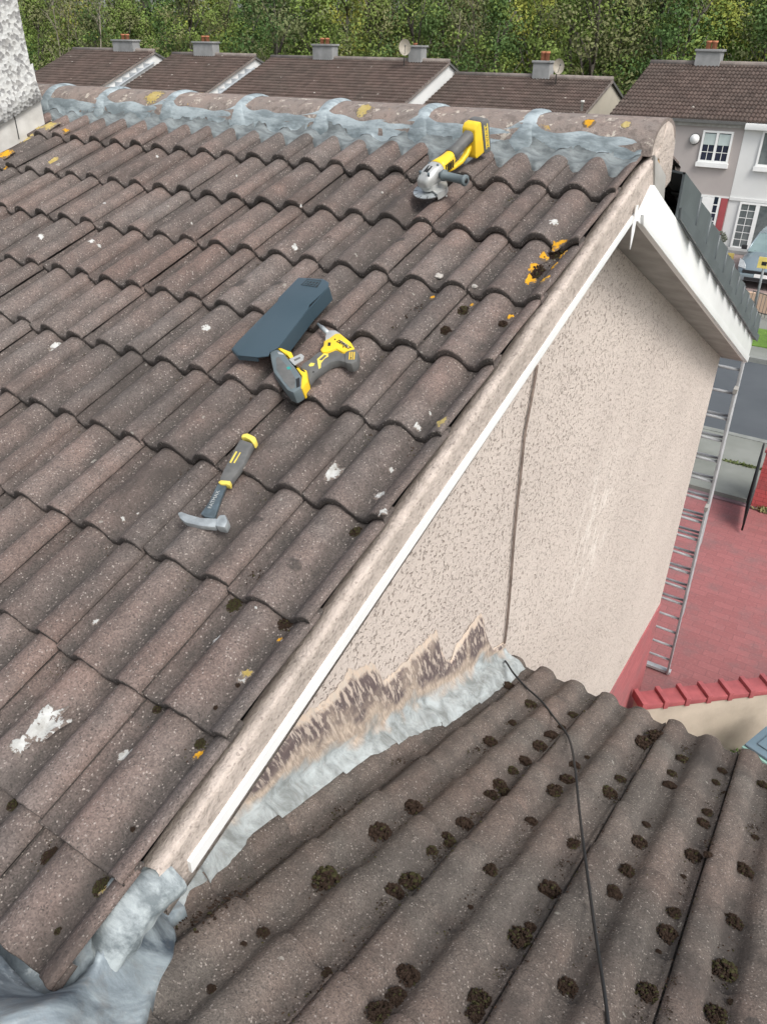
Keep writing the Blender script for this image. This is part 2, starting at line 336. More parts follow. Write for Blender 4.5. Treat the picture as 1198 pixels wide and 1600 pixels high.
# ------------------------------------------------------------------ ridge
RY, RZ = .105, -.005
def ridge_seg(x0, x1, r0, r1, n=14, nx=9, sd=0):
    P = []
    for i in range(nx):
        x = x0 + (x1 - x0) * i / (nx - 1); rr = r0 + (r1 - r0) * i / (nx - 1); row = []
        for j in range(n):
            q = math.pi * (-.02 + 1.04 * j / (n - 1)); w_ = 1 + .015 * nz((x * 9, q * 3, sd))
            row.append(Vector((x, RY - math.cos(q) * rr * 1.28 * w_, (RZ + max(0, math.sin(q)) ** .86 * rr * .96 * w_ - .008))))
        P.append(row)
    return P
xs = [.325, -.18, -.655, -1.16, -1.655, -2.13, -2.63, -3.09, -3.56]
for i in range(len(xs) - 1):
    mb = MB(); P = ridge_seg(xs[i + 1] - .004, xs[i], .119, .123, sd=i); mb.grid(P)
    Q = [[p + Vector((0, 0, 0)) for p in r] for r in ridge_seg(xs[i + 1], xs[i], .105, .107, sd=i)]
    mb.grid(Q); 
    for e_ in (0, -1): mb.grid([P[e_], Q[e_]], smooth=False)
    o = mb.build('ridge_tile', M_RIDGE, house)
# mortar end of the ridge
mb = MB(); P = ridge_seg(.322, .328, .108, .106, sd=3)[0]; c0 = Vector((.335, RY, RZ))
row = [p + Vector((.004, 0, 0)) for p in P]; mb.grid([row, [c0 + (p - c0) * .5 + Vector((.012 * nz(p, 22), .006 * nz(p, 40), .008 * nz(p, 31))) for p in row], [c0 + (p - c0) * .02 for p in row]]); mb.build('ridge_end_mortar', M_MORT, house)
# sealant: collars over the ridge joints
for i in range(1, len(xs) - 1):
    mb = MB(); P = []
    for k in range(9):
        w_ = -1 + 2 * k / 8; row = []
        for j in range(20):
            q = math.pi * (-.05 + .98 * j / 19); ww = (.034 + .03 * max(0, 1 - j / 5)) * (1 + .5 * nz((i * 7, q * 2.2, 0 if w_ < 0 else 5)))
            x = xs[i] + w_ * ww + .012 * nz((q * 1.7, i * 3.3, 1)) + .0; rr = .122 + .006 * (1 - w_ * w_) - (.004 if abs(w_) > .99 else 0)
            row.append(Vector((x, RY - math.cos(q) * rr * 1.28, RZ + math.sin(q) * rr * .98 - .008)))
        P.append(row)
    mb.grid(P); mb.build('joint_sealant', M_SEAL, house)
# sealant band along the foot of the ridge (pale) and down over the tile heads (dark, scalloped)
def down_on(p, bv, up=.3):
    h = bv.ray_cast(Vector(p) + Vector((0, 0, up)), Vector((0, 0, -1)))
    return h[0]
mb = MB(); P = []; NX = 420
for i in range(NX):
    x = .292 - 3.40 * i / (NX - 1); row = []
    jd = min(abs(x - q_) for q_ in xs[1:-1]); top = RY - math.cos(math.pi * (.15 + .10 * math.exp(-(jd / .05) ** 2) + .05 * nz((x * 3.1, 2, 0)) + .05 * nz((x * 9, 5, 0)) + 0)) * .122 * 1.28
    dlow = .018 + .016 * nz((x * 4, 7, 0)) + .010 * nz((x * 30, 3, 0)); bot = RY - .122 * 1.28 - dlow
    for k in range(13):
        f = k / 12; y = top + (bot - top) * f; 
        c_ = (RY - y) / (.122 * 1.28)
        zr = RZ - .008 + .98 * .122 * math.sqrt(max(0, 1 - c_ * c_)) if c_ < 1 else -9
        hit = down_on((x, y, 0), bvM); zt = hit.z if hit else -9
        if y > -.02: zt = min(zt, 0.0) if zt > -5 else -9
        z = max(zr, zt, RZ - .06) + .005
        row.append(Vector((x, y, z)))
    P.append(row)
for _ in range(2):
    for r in P:
        zz = [v.z for v in r]
        for k in range(1, 12): r[k].z = max(r[k].z, .5 * r[k].z + .25 * (zz[k - 1] + zz[k + 1]))
mb.grid([r[:8] for r in P]); mb.build('ridge_foot_sealant', M_SEAL, house, fix=False)
mb = MB(); Q = []
for i in range(NX):
    x = .296 - 3.45 * i / (NX - 1); row = []; ph = ((x) / .15 + .5) % 1 - .5; lowf = abs(ph) * 2
    ext = .048 + .040 * lowf ** 1.5 + .022 * nz((x * 5, 1, 9)) + .003 * nz((x * 45, 1, 4)); y0 = P[min(i, NX - 1)][6].y
    for k in range(9):
        y = y0 + (RY - .155 - ext - y0) * k / 8; hit = down_on((x, y, 0), bvM)
        z = hit.z + .003 if hit else RZ - .05
        c_ = (RY - y) / (.122 * 1.28)
        if c_ < 1: z = max(z, RZ - .008 + .98 * .122 * math.sqrt(max(0, 1 - c_ * c_)) + .001)
        row.append(Vector((x, y, z + .0015 * nz((x * 60, y * 60, 0)))))
    Q.append(row)
Zq = np.array([[v.z for v in r] for r in Q]); Zs = np.copy(Zq)
for _ in range(3):
    Zp = np.pad(Zs, ((4, 4), (0, 0)), 'edge'); Zs = np.maximum(sum(Zp[k:k + len(Zs)] for k in range(9)) / 9, Zq)
for i_, r in enumerate(Q):
    for k_, v in enumerate(r): v.z = float(Zs[i_][k_]) if k_ < 8 else v.z - .004
mb.grid(Q); mb.build('tile_head_sealant', M_SEALD, house, fix=False)
# ------------------------------------------------------------------ verge: mortar band, white strip
XV = .335
def zroof(y): return y * math.tan(AL) if y < .1 else .008 - (y - .22) * math.tan(AF)
ys = np.linspace(-2.60, .05, 420); P = []
for y in ys:
    z = zroof(y); n1 = nz((0, y * 5, 1)); n2 = nz((0, y * 16, 4))
    n3 = nz((3, y * 60, 2)); gp_ = .004 * max(0, nz((0, y * 3.3, 7)))
    r = [Vector((.268, y, z - .050)), Vector((.292, y, z - .026 + .005 * n1)), Vector((.308 + .004 * n2, y, z - .014 - gp_ + .006 * n1 + .004 * n3)), Vector((XV - .008 + .003 * n2, y, z - .008 + .010 * n1 + .006 * n2 + .003 * n3)), Vector((XV - .001 + .0015 * n1, y, z - .014 + .009 * n2 + .004 * n3)),
         Vector((XV + .002 * n1, y, z - .030)), Vector((XV + .002 * n2, y, z - .055)), Vector((XV + .002 * n1, y, z - .08)), Vector((XV + .001 * n1, y, z - .11)), Vector((XV, y, z - .150)), Vector((.16, y, z - .150))]
    P.append(r)
mb = MB(); mb.grid(P); mb.build('verge_mortar', M_MORT, house, fix=False)
# gable peak patch between band and ridge
mb = MB(); mb.prism([(.29, .05, -.15), (.29, .05, .02), (.29, RY, .095), (.29, .24, .02), (.29, .28, -.13), (.29, .16, -.17)], (.043, 0, 0)); mb.build('gable_peak_mortar', M_MORT, house, bevel=.006)
# broken pieces of old mortar along the verge edge
for k, (yy, ln) in enumerate(()):
    mb = MB(); z = zroof(yy); P = []
    for i in range(9):
        f = i / 8 - .5; y = yy + f * ln; wd = .016 * math.sqrt(max(.02, 1 - (2 * f) ** 2)); row = []
        for j in range(7):
            q = math.pi * j / 6; row.append(Vector((.308 - math.cos(q) * wd + .004 * nz((y * 30, j, k)), y, zroof(y) - .004 + math.sin(q) * .014 + .004 * nz((y * 50, j * 2, k)))))
        P.append(row)
    mb.grid(P); mb.build('mortar_crust', M_MORT, house)
a0 = hx(300, 1358, XV + .01); a1 = hx(992, 338, XV + .01)
mb = MB(); hh = .026
mb.prism([(XV - .004, a0.y, a0.z + .02), (XV - .004, a0.y, a0.z - hh + .012), (XV - .004, a1.y, a1.z - hh + .012), (XV - .004, a1.y, a1.z + .008)], (.013, 0, 0))
mb.build('white_verge_strip', M_WHITE, house)
mb = MB(); p = hx(993, 330, .345)
mb.prism([p + Vector((0, -.012, .02)), p + Vector((0, .012, .02)), p + Vector((.004, .0, -.07)), p + Vector((.004, -.014, -.13)), p + Vector((0, -.018, -.06))], (.003, 0, 0)); mb.build('torn_strip', M_WHITE, house)
# ------------------------------------------------------------------ walls of the main house
XW = .15; YF = 3.75; ZP = -4.55
mb = MB()
gab = [(XW, -5.5, ZG), (XW, YF, ZG), (XW, YF, zroof(YF) - .15), (XW, .16, -.13), (XW, -2.8, zroof(-2.8) - .10), (XW, -5.5, zroof(-2.8) - .10)]
gab2 = [(XW, -5.5, ZP), (XW, YF, ZP)] + gab[2:]
mb.prism(gab2, (-.25, 0, 0)); wallo = mb.build('gable_wall', M_WALL, house)
mb = MB(); mb.box((-3.9, YF - .25, ZP), (XW - .251, YF, zroof(YF) - .15)); mb.build('front_wall', M_WALL, house)
def brick_mat(name, c, mortar, sx, sy, axis='YZ', bumpd=.008):
    t = NT(name); sx_ = t.n('SeparateXYZ'); t.L(t.co, sx_.inputs[0]); cb = t.n('CombineXYZ')
    i = {'X': 0, 'Y': 1, 'Z': 2}; t.L(sx_.outputs[i[axis[0]]], cb.inputs[0]); t.L(sx_.outputs[i[axis[1]]], cb.inputs[1])
    b = t.n('TexBrick'); t.L(cb.outputs[0], b.inputs['Vector']); b.inputs['Scale'].default_value = 1; b.inputs['Brick Width'].default_value = sx; b.inputs['Row Height'].default_value = sy; b.inputs['Mortar Size'].default_value = .005
    b.inputs['Color1'].default_value = (*c, 1); b.inputs['Color2'].default_value = (*[x * .85 for x in c], 1); b.inputs['Mortar'].default_value = (*mortar, 1); b.inputs['Mortar Smooth'].default_value = .3
    n_ = t.noise(2.2, 5, .65); col = t.mix(t.map(n_.outputs[0], .48, .72, 0, .75), b.outputs['Color'], tuple(x * .38 + .07 for x in c)); n2 = t.noise(30, 4); col = t.mix(t.map(n2.outputs[0], .5, .8, 0, .4), col, tuple(min(1, x * 1.3 + .03) for x in c))
    return t.fin(col, t.bump(b.outputs['Fac'], -.6, bumpd, t.bump(n2.outputs[0], .5, .006)), .8, .3)
M_RBRICK = brick_mat('red_painted_brick', (.40, .125, .13), (.30, .09, .095), .22, .075)
M_RBRICKX = brick_mat('red_painted_brick_front', (.46, .09, .09), (.24, .05, .05), .22, .075, 'XZ')
M_PAVE = brick_mat('red_block_paving', (.30, .115, .115), (.21, .088, .088), .26, .13, 'XY', .004)
M_COPE = simple('red_painted_coping', (.36, .095, .10), (.28, .075, .08), 9, .6, .4, 50, .003)
mb = MB(); mb.box((-3.9, -5.5, ZG), (XW + .012, YF + .012, ZP - .002)); mb.build('brick_plinth', M_RBRICK, house)
# ------------------------------------------------------------------ front rake: bargeboard, soffit, dry verge caps
def zb(y): return -.105 - (y - .0) * .4225        # top edge of white board
y0, y1 = -.10, 3.86
mb = MB(); mb.prism([(XV, -.16, -.215), (XV, -.02, -.11), (XV, y1, zb(y1)), (XV, y1 + .02, zb(y1) - .17), (XV, y1 - .06, zb(y1) - .21)], (.018, 0, 0)); mb.build('bargeboard', M_WHITE, house, bevel=.002)
mb = MB(); mb.prism([(XV + .018, -.12, -.235), (XV + .018, -.14, -.195), (XV + .018, y1 - .03, zb(y1) - .155), (XV + .018, y1 - .05, zb(y1) - .205)], (.012, 0, 0)); mb.build('bargeboard_trim', M_WHITE, house, bevel=.002)
mb = MB(); mb.prism([(XW, -.1, -.232), (XW, y1 - .05, zb(y1) - .205), (XW, y1 - .05, zb(y1) - .190), (XW, -.1, -.217)], (XV - XW - .001, 0, 0)); mb.build('soffit', M_SOFFIT, house)
caps = 11
for i in range(caps):
    mb = MB(); yy = .40 + i * .315; zz = zb(yy) + .0; s_ = .4225; Lc = .355; q = Lc * math.cos(AF)
    o0 = .016 - .0; lift = .022
    # outer cheek, slightly splayed, riding over the next one
    za = zz + .165; 
    vs = [(XV + .022, yy, zz - .01), (XV + .034, yy + q, zz - q * s_ - .022), (XV + .030, yy + q, zz - q * s_ + .160 + lift), (XV + .020, yy, za)]
    mb.prism(vs, (-.010, .0, 0))
    # top return over the tile
    mb.prism([(XV + .030, yy + q, zz - q * s_ + .160 + lift), (XV + .020, yy, za), (XV - .10, yy, za + .012), (XV - .10, yy + q, zz - q * s_ + .172 + lift)], (0, 0, -.008))
    # bottom lip that clips the board
    mb.prism([(XV + .024, yy, zz + .030), (XV + .050, yy + q, zz - q * s_ + .026), (XV + .046, yy + q, zz - q * s_ - .030), (XV + .024, yy + .02, zz - .016)], (.008, 0, 0))
    mb.tube([(XV + .031, yy + q - .002, zz - q * s_ - .02), (XV + .031, yy + q - .002, zz - q * s_ + .17)], .007, 6)
    mb.build('dry_verge_cap', M_DARK, house)
mb = MB(); mb.box((-3.9, 4.0, -1.90), (.30, 4.12, -1.80)); mb.build('front_gutter', M_GUT, house)
p = hx(1020, 272, .33)
mb = MB(); mb.prism([p + Vector((0, -.06, .07)), p + Vector((0, .14, -.02)), p + Vector((0, .18, -.12)), p + Vector((0, .02, -.06))], (.012, 0, 0)); mb.build('loose_undercloak', M_SOFFIT, house, bevel=.002)
# ------------------------------------------------------------------ chimney on the main ridge
XC = -2.97
c1 = hx(62, 178, XC); c2 = hx(0, 222, XC); cf = hx(60, 162, XC)
yC1 = cf.y; yC0 = yC1 - 1.05
mb = MB(); top = 1.6; zA = lambda y: y * math.tan(AL) + .10
mb.prism([(XC, yC1, zA(yC1) + .02), (XC, yC0, zA(yC0) + .02), (XC, yC0 + .02, top), (XC, yC1 - .02, top)], (-.62, 0, 0)); chim = mb.build('chimney', M_SPAR, house)
mb = MB(); P = []
for i in range(12):
    f = i / 11; y = yC1 + .012 + (yC0 - yC1) * f
    P.append([Vector((XC + .004, y, zA(y) + .18)), Vector((XC + .006, y, zA(y) + .10)), Vector((XC + .03, y, zA(y) + .012)), Vector((XC - .02, y, zA(y) + .006))])
mb.grid(P); mb.build('bellcast_drip', M_SPAR, chim)
mb = MB(); mb.prism([(XC - .62, yC1 + .01, zA(yC1) + .02), (XC - .62, yC0, zA(yC0) + .02), (XC - .62, yC0, zA(yC0) - .14), (XC - .62, yC1 + .01, zA(yC1) - .14)], (.632, 0, 0)); mb.build('painted_apron', M_WHITED, chim)
for k in range(3):
    mb = MB(); mb.box((XC + .0121, yC1 - .17 - k * .42, zA(yC1 - .17 - k * .42) - .1), (XC + .014, yC1 - .165 - k * .42, zA(yC1 - .17 - k * .42) + .02)); mb.build('apron_joint', M_BLACK, chim)
mb = MB(); mb.box((XC - .68, yC0 - .05, top), (XC + .06, yC1 + .05, top + .1)); mb.build('chimney_cap', M_SOFFIT, chim, bevel=.01)
# ------------------------------------------------------------------ neighbour's lower roof
nb = empty('neighbouring_house', (1.6, -4, ZG), 'lower grey tiled roof scattered with moss clumps, in the foreground', 'house')
WL = .298
mb = MB(); T = []; L = []
# U points to -x; crack position in u: x_crack=.93 -> u=-.93
tiles(mb, T, L, OL - DL * (.3125 * 9 + .26), Vector((-1, 0, 0)), DL, NL, list(range(-3, 8)), list(range(1, 11)), .3125, vend=.3125 * 9 + .28, hw=.68, crack=-.9255, W=WL, rest=-.16, t=.022, ph=-1.258, A=.032, skip=lambda c, r: c == -3 and r <= 2)
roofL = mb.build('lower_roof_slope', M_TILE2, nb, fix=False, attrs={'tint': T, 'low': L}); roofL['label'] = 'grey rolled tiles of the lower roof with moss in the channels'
bvL = BVHTree.FromPolygons([Vector(v) for v in mb.v], mb.f)
mb = MB(); e0 = OL + DL * .02
P = []
for x in (XW + .01, 3.2):
    P.append([Vector((x, e0.y - .062 + .055 - math.cos(q) * .055, e0.z - .070 - math.sin(q) * .055)) for q in np.linspace(0, math.pi, 9)])
mb.grid(P); mb.grid([[p + Vector((0, 0, .0)) + (Vector((p.x, e0.y - .007, e0.z - .070)) - p) * .06 for p in r] for r in P]); mb.build('eaves_gutter', M_GUT, nb)
mb = MB(); mb.box((XW + .01, -.75, ZG), (3.2, -.52, -2.32)); mb.build('front_wall', M_WALL, nb)
# ------------------------------------------------------------------ lead flashing between wall and lower roof
up = [(395, 1195), (415, 1172), (450, 1135), (462, 1120), (490, 1108), (520, 1078), (548, 1045), (568, 1042), (585, 1032), (589, 1052), (600, 1062), (620, 1045), (645, 1018), (664, 1000), (684, 978), (686, 1018), (700, 1034), (714, 1005), (730, 980), (752, 955), (758, 990), (768, 1016), (795, 1030), (822, 1046)]
lowp = [(225, 1440), (262, 1444), (300, 1400), (360, 1352), (400, 1310), (420, 1282), (438, 1270), (470, 1248), (520, 1222), (552, 1198), (575, 1190), (600, 1182), (632, 1160), (648, 1152), (690, 1132), (740, 1102), (792, 1066), (815, 1046)]
U3 = sorted([(q.y, q.z) for q in (hx(x, y, XW) for x, y in up)]); L3 = sorted([(q.y, q.x) for q in (hl(x, y, .0) for x, y in lowp)])
uy = [q[0] for q in U3]; uz = [q[1] for q in U3]; ly = [q[0] for q in L3]; lx = [q[1] for q in L3]
def zl(y): return OL.z - (y - OL.y) * math.tan(BL)
mb = MB(); P = []; ups = []; NY = 300
for i in range(NY):
    y = -2.66 + (2.66 - .47) * i / (NY - 1); zu = sum(float(np.interp(y + o_, uy, uz)) for o_ in (-.02, -.01, 0, .01, .02)) / 5 + .022 * nz((0, y * 26, 3)) + .012 * nz((0, y * 80, 3)); zj = zl(y) + .045
    if y < uy[0]: zu = zj + .14
    zu = max(zu, zj + .05); xl = float(np.interp(y, ly, lx)) + .006 * nz((0, y * 22, 8)) + .003 * nz((0, y * 70, 2)); xl = max(xl, XW + .07)
    row = []; hwal = zu - zj
    for k in range(16):
        f = k / 15; x = XW + .004 + .008 * (1 - f) + .006 * nz((y * 9, f * 3, 1)) * (1 - f) if k else XW + .012
        row.append(Vector((XW + .003 + .012 * math.sin(min(1, (1 - f) * 3) * 1.57) + .004 * nz((y * 12, f * 4, 2)), y, zj + .02 + (zu - zj - .02) * f))); ups.append(0.40 + .6 * f)
    row = row[::-1]; ups_ = [0.34 + .66 * (1 - k / 15) for k in range(16)]
    ex = []
    for k in range(1, 13):
        f = k / 12; x = XW + .018 + (xl - XW - .018) * f; h_ = bvL.ray_cast(Vector((x, y, 0)), Vector((0, 0, -1)))[0]
        z = (h_.z if h_ else zl(y) - .02) + .004 + .004 * abs(nz((x * 30, y * 18, 0))) + .012 * (1 - f) ** 2
        he = bvL.ray_cast(Vector((xl, y, 0)), Vector((0, 0, -1)))[0]; ze_ = (he.z if he else zl(y) - .01) + .005
        z = max(z, ze_ * f + (zl(y) + .05) * (1 - f)) + .003 * nz((x * 30, y * 26, 4))
        ex.append(Vector((x, y, z)))
    zs = [v.z for v in ex]; ex[0].z = max(ex[0].z, zs[0])
    row += ex; del ups[-16:]; ups += ups_ + [.33 * (1 - k / 12) for k in range(1, 13)]
    P.append(row)
mb.grid(P); fl = mb.build('wall_flashing', M_LEAD, nb, fix=False, attrs={'up': ups}); fl['label'] = 'smeared blue-white flashing with torn purple and cream paint edge'
# crumpled lead at the foot of the verge
cv = sorted([(q.y, q.x) for q in (hl(x, y, .0) for x, y in ((262, 1446), (276, 1458), (272, 1500), (246, 1556), (222, 1600), (190, 1680), (170, 1800)))])
mb = MB(); P = []
for i in range(150):
    row = []
    for j in range(120):
        y = -3.5 + .98 * j / 119
        xr = float(np.interp(y, [q[0] for q in cv], [q[1] for q in cv])) + .008 * nz((0, y * 11, 1)); x = -1.0 + (xr + 1.0) * min(1, (i / 146)) + (.004 if i > 146 else 0); xx = x
        base = zl(y) + .010
        u_ = x * .80 + y * .60; v_ = -x * .60 + y * .80; wv = .16 * nz((u_ * 2.6, v_ * 2.6, 3)) + .03 * nz((u_ * 9, v_ * 9, 5))
        f1 = nz((u_ * 1.3, v_ * 3.4, 2)); f2 = 1 - 2.6 * abs(nz(((u_ + wv) * 1.7, (v_ + wv) * 6.5, 8))); f3 = 1 - 3 * abs(nz(((u_ + wv) * 4.4, (v_ - wv) * 5.2, 4)))
        k = min(1, max(0, (xr - x) / .12)); k = k * k * (3 - 2 * k)
        z = base + .014 + k * (.042 + .075 * max(-.3, f1) + .046 * max(-.8, f2) + .030 * max(-1, f3) + .003 * nz((x * 30, y * 30, 3)))
        if i > 146: z = base - .05
        if y > -2.845 and x < .31: z = min(z, y * math.tan(AL) - .052)
        row.append(Vector((xx, y, z)))
    P.append(row)
mb.grid(P); mb.build('valley_lead', M_LEAD2, nb, fix=False)
# lead dressed round the foot of the verge mortar
wpth = [Vector((.322, -2.57, zroof(-2.57) - .085)), Vector((.306, -2.615, zroof(-2.60) - .070)), Vector((.296, -2.66, zroof(-2.66) - .064)), Vector((.298, -2.71, zroof(-2.71) - .070)), Vector((.306, -2.76, zroof(-2.76) - .090)), Vector((.318, -2.80, zroof(-2.80) - .115))]
mb = MB(); P = []
for i in range(40):
    f = i / 39 * (len(wpth) - 1); k = min(int(f), len(wpth) - 2); c_ = wpth[k].lerp(wpth[k + 1], f - k); row = []; rr = (.046, .052, .052, .044, .030, .014)[k] * (1 - (f - k)) + (.052, .052, .044, .030, .014, .006)[k] * (f - k)
    for j in range(22):
        q = math.pi * (-.12 + 1.24 * j / 21); w_ = 1 + .22 * nz((c_.y * 12, q * 1.3, 6)) + .07 * nz((c_.y * 50, q * 3, 2))
        row.append(c_ + Vector((-math.cos(q) * rr * 1.15 * w_, 0, math.sin(q) * rr * w_)))
    P.append(row)
mb.grid(P); mb.build('verge_lead_wrap', sealant_mat('painted_lead_wrap', (.33, .37, .38), (.13, .155, .165), 9), nb, fix=False)
# ------------------------------------------------------------------ patches on the tiles: droppings and lichen
def patch(bv, px, py, r, mat, name, parent, seed, asp=1.0, ang=0, h=.0025, plane=hm, lump=0):
    c = plane(px, py, .0); h0 = bv.ray_cast(c + Vector((0, 0, .3)), Vector((0, 0, -1)))[0]
    if h0 is None: return None
    for _ in range(3):   # slide to where the ray of the photograph meets the tiles
        d = Vector(ray(px, py)); hh = bv.ray_cast(Vector(CC), d.normalized())[0]
        if hh: h0 = hh
    mb = MB(); n = 22; rings = 6; P = []
    for k in range(rings + 1):
        row = []
        for j in range(n):
            q = 2 * math.pi * j / n; rr = r * (1 + .55 * nz((math.cos(q) * 1.6, math.sin(q) * 1.6, seed)) + .25 * nz((math.cos(q) * 5, math.sin(q) * 5, seed + 9))) * k / rings
            a_, b_ = math.cos(q) * rr * asp, math.sin(q) * rr; x = h0.x + a_ * math.cos(ang) - b_ * math.sin(ang); y = h0.y + a_ * math.sin(ang) + b_ * math.cos(ang)
            g_ = bv.ray_cast(Vector((x, y, h0.z + .12)), Vector((0, 0, -1)))[0]; z = g_.z if g_ else h0.z
            sl_ = math.tan(AL) if bv is bvM else -math.tan(BL); zp = h0.z + (y - h0.y) * sl_; z = max(min(z, zp + .007), zp - .007) if abs(z - zp) < .028 else zp - .004
            row.append(Vector((x, y, z + (h + lump * abs(nz((x * 160, y * 160, seed)))) * (1 if k < rings else -.4))))
        P.append(row)
    mb.grid(P, cu=True); return mb.build(name, mat, parent, fix=False, attrs={'rim': [k / rings for k in range(rings + 1) for j in range(n)]})
for i, (x, y, r, a_) in enumerate([(461, 386, .018, 1.2), (163, 318, .012, 1), (143, 377, .016, 1.3), (155, 384, .01, 1.4), (64, 369, .018, 1.2), (300, 350, .008, 1), (517, 740, .030, 1.7), (866, 347, .020, 1.5), (86, 541, .024, 1.6), (322, 513, .018, 1.3), (611, 735, .010, 1.4), (594, 775, .018, 1.5), (652, 667, .016, 1.3), (672, 648, .008, 1), (150, 972, .012, 1.2), (216, 803, .009, 1), (193, 812, .008, 1), (440, 1002, .006, 1), (195, 1182, .022, 1.4), (400, 950, .006, 1), (246, 245, .01, 1), (697, 306, .008, 1), (470, 322, .008, 1), (370, 275, .007, 1), (60, 1140, .036, 2.5), (76, 1120, .030, 2.2), (32, 1162, .026, 1.2), (338, 1000, .016, 1.4), (379, 1060, .018, 1.2), (598, 800, .014, 1.3)]):
    patch(bvM, x, y, r * .72, M_DROP, 'bird_dropping', roofM, i * 3.7, a_, 1.1 + .3 * math.sin(i), .0018)
for i, (x, y, r, m) in enumerate([(8, 240, .05, 0), (78, 196, .05, 1), (40, 218, .05, 1), (103, 205, .018, 0), (12, 262, .02, 0), (85, 252, .035, 1), (60, 200, .03, 1), (796, 496, .012, 0), (675, 466, .010, 0), (738, 477, .008, 0), (312, 1180, .013, 0), (436, 1001, .007, 0), (162, 1391, .012, 1), (385, 1055, .015, 1), (690, 660, .02, 1)]):
    patch(bvM, x, y, r * .8, (M_ORANGE, M_YELL)[m], 'lichen_patch', roofM, 50 + i * 2.3, 1.3, 1.0, .003, lump=.004)
for i, (x, y, r, m) in enumerate([(1012, 243, .022, 0), (920, 189, .022, 0), (980, 183, .018, 1), (240, 148, .05, 1), (570, 163, .035, 1)]):
    q = hy(x, y, RY - .10); 
    mb = MB(); P = []
    for k in range(5):
        row = []
        for j in range(18):
            t_ = 2 * math.pi * j / 18; rr = r * k / 4 * (1 + .5 * nz((math.cos(t_) * 2, math.sin(t_) * 2, i * 4)))
            X_ = q.x + math.cos(t_) * rr * 1.2; Y_ = q.y + math.sin(t_) * rr; c_ = (RY - Y_) / (.122 * 1.28); Z_ = RZ - .008 + .98 * .1235 * math.sqrt(max(0, 1 - c_ * c_)) + .001
            if i == 0: X_ = .338; Y_ = q.y + .02 + math.cos(t_) * rr; Z_ = q.z - .03 + math.sin(t_) * rr
            row.append(Vector((X_, Y_, Z_ + (.003 if k < 4 else -.001) * (1 if i else 0))))
        P.append(row)
    mb.grid(P, cu=True); mb.build('ridge_lichen', (M_ORANGE, M_YELL)[m], house, fix=False, attrs={'rim': [k / 4 for k in range(5) for j in range(18)]})
# ------------------------------------------------------------------ moss clumps
def moss_mesh(name, seed, n=150, flat=.5, mats=(M_MOSS, M_MOSSG), green=.1, asp=1.0, base=True):
    rn = random.Random(seed); mb = MB()
    ico = bmesh.new(); bmesh.ops.create_icosphere(ico, subdivisions=1, radius=1); iv = [v.co.copy() for v in ico.verts]; ifc = [tuple(v.index for v in f.verts) for f in ico.faces]; ico.free()
    if base:
        ico = bmesh.new(); bmesh.ops.create_icosphere(ico, subdivisions=3, radius=1)
        bv_ = [Vector((v.co.x * .72 * asp, v.co.y * .72, v.co.z * flat * .7)) * (1 + .55 * noise.noise(v.co * 2.6 + Vector((seed, 0, 0)))) for v in ico.verts]; mb.add(bv_, [tuple(v.index for v in f.verts) for f in ico.faces], 0); ico.free()
    for i in range(n):
        q = rn.uniform(0, 2 * math.pi); rr = math.sqrt(rn.random()) * (1.0 if rn.random() < .88 else 1.35); rr *= 1 + .5 * noise.noise(Vector((math.cos(q) * 1.8, math.sin(q) * 1.8, seed)))
        z = flat * math.sqrt(max(0, 1 - min(1, rr) ** 2)) * rn.uniform(.5, 1.3) + .05; s_ = rn.uniform(.05, .16) * (1 if rr < 1.05 else .5)
        c = Vector((math.cos(q) * rr * asp, math.sin(q) * rr, z)); sc = Vector((s_ * rn.uniform(.5, 1.9), s_ * rn.uniform(.5, 1.2), s_ * rn.uniform(.5, 1.1)))
        R_ = Matrix.Rotation(rn.uniform(0, 6.28), 3, 'Z') @ Matrix.Rotation(rn.uniform(-.9, .9), 3, 'X')
        mb.add([c + R_ @ Vector((v.x * sc.x, v.y * sc.y, v.z * sc.z)) for v in iv], ifc, 1 if rn.random() < green else 0)
    me = bpy.data.meshes.new(name); me.from_pydata([tuple(v) for v in mb.v], [], mb.f); [me.materials.append(m) for m in mats]; me.polygons.foreach_set('material_index', mb.m); me.update(); return me
MM = [moss_mesh('moss_clump', i * 5.3, 260, .50, green=(.05, .4, .1, .02, .25)[i], asp=(1, 1.15, 1.4, .9, 1.1)[i]) for i in range(5)] + [moss_mesh('moss_clump', 71, 34, .35, green=.1, asp=2.2, base=False), moss_mesh('moss_clump', 91, 46, .3, green=.1, asp=3.2, base=False)]
def rough(bv, px, py):
    return bv.ray_cast(Vector(CC), Vector(ray(px, py)).normalized())[0]
def moss(px, py, size, proto, bv, N, ang, label, group=None, cat='moss', mats=None):
    p = rough(bv, px, py)
    if p is None: return None
    dist = (p - Vector(CC)).length; r = size * .5 / CF * dist * .93
    me = MM[proto]
    if mats: me = me.copy(); [me.materials.__setitem__(k, m) for k, m in enumerate(mats)]
    o = bpy.data.objects.new('moss_clump', me); COL.objects.link(o); Z = N; X_ = Vector((math.cos(ang), math.sin(ang), 0)); X_ = (X_ - Z * X_.dot(Z)).normalized(); Y_ = Z.cross(X_)
    M = Matrix((X_, Y_, Z)).transposed().to_4x4(); o.matrix_world = Matrix.Translation(p - N * r * .05) @ M @ Matrix.Diagonal((r, r, r * .95, 1))
    return tag(o, label, cat, group)
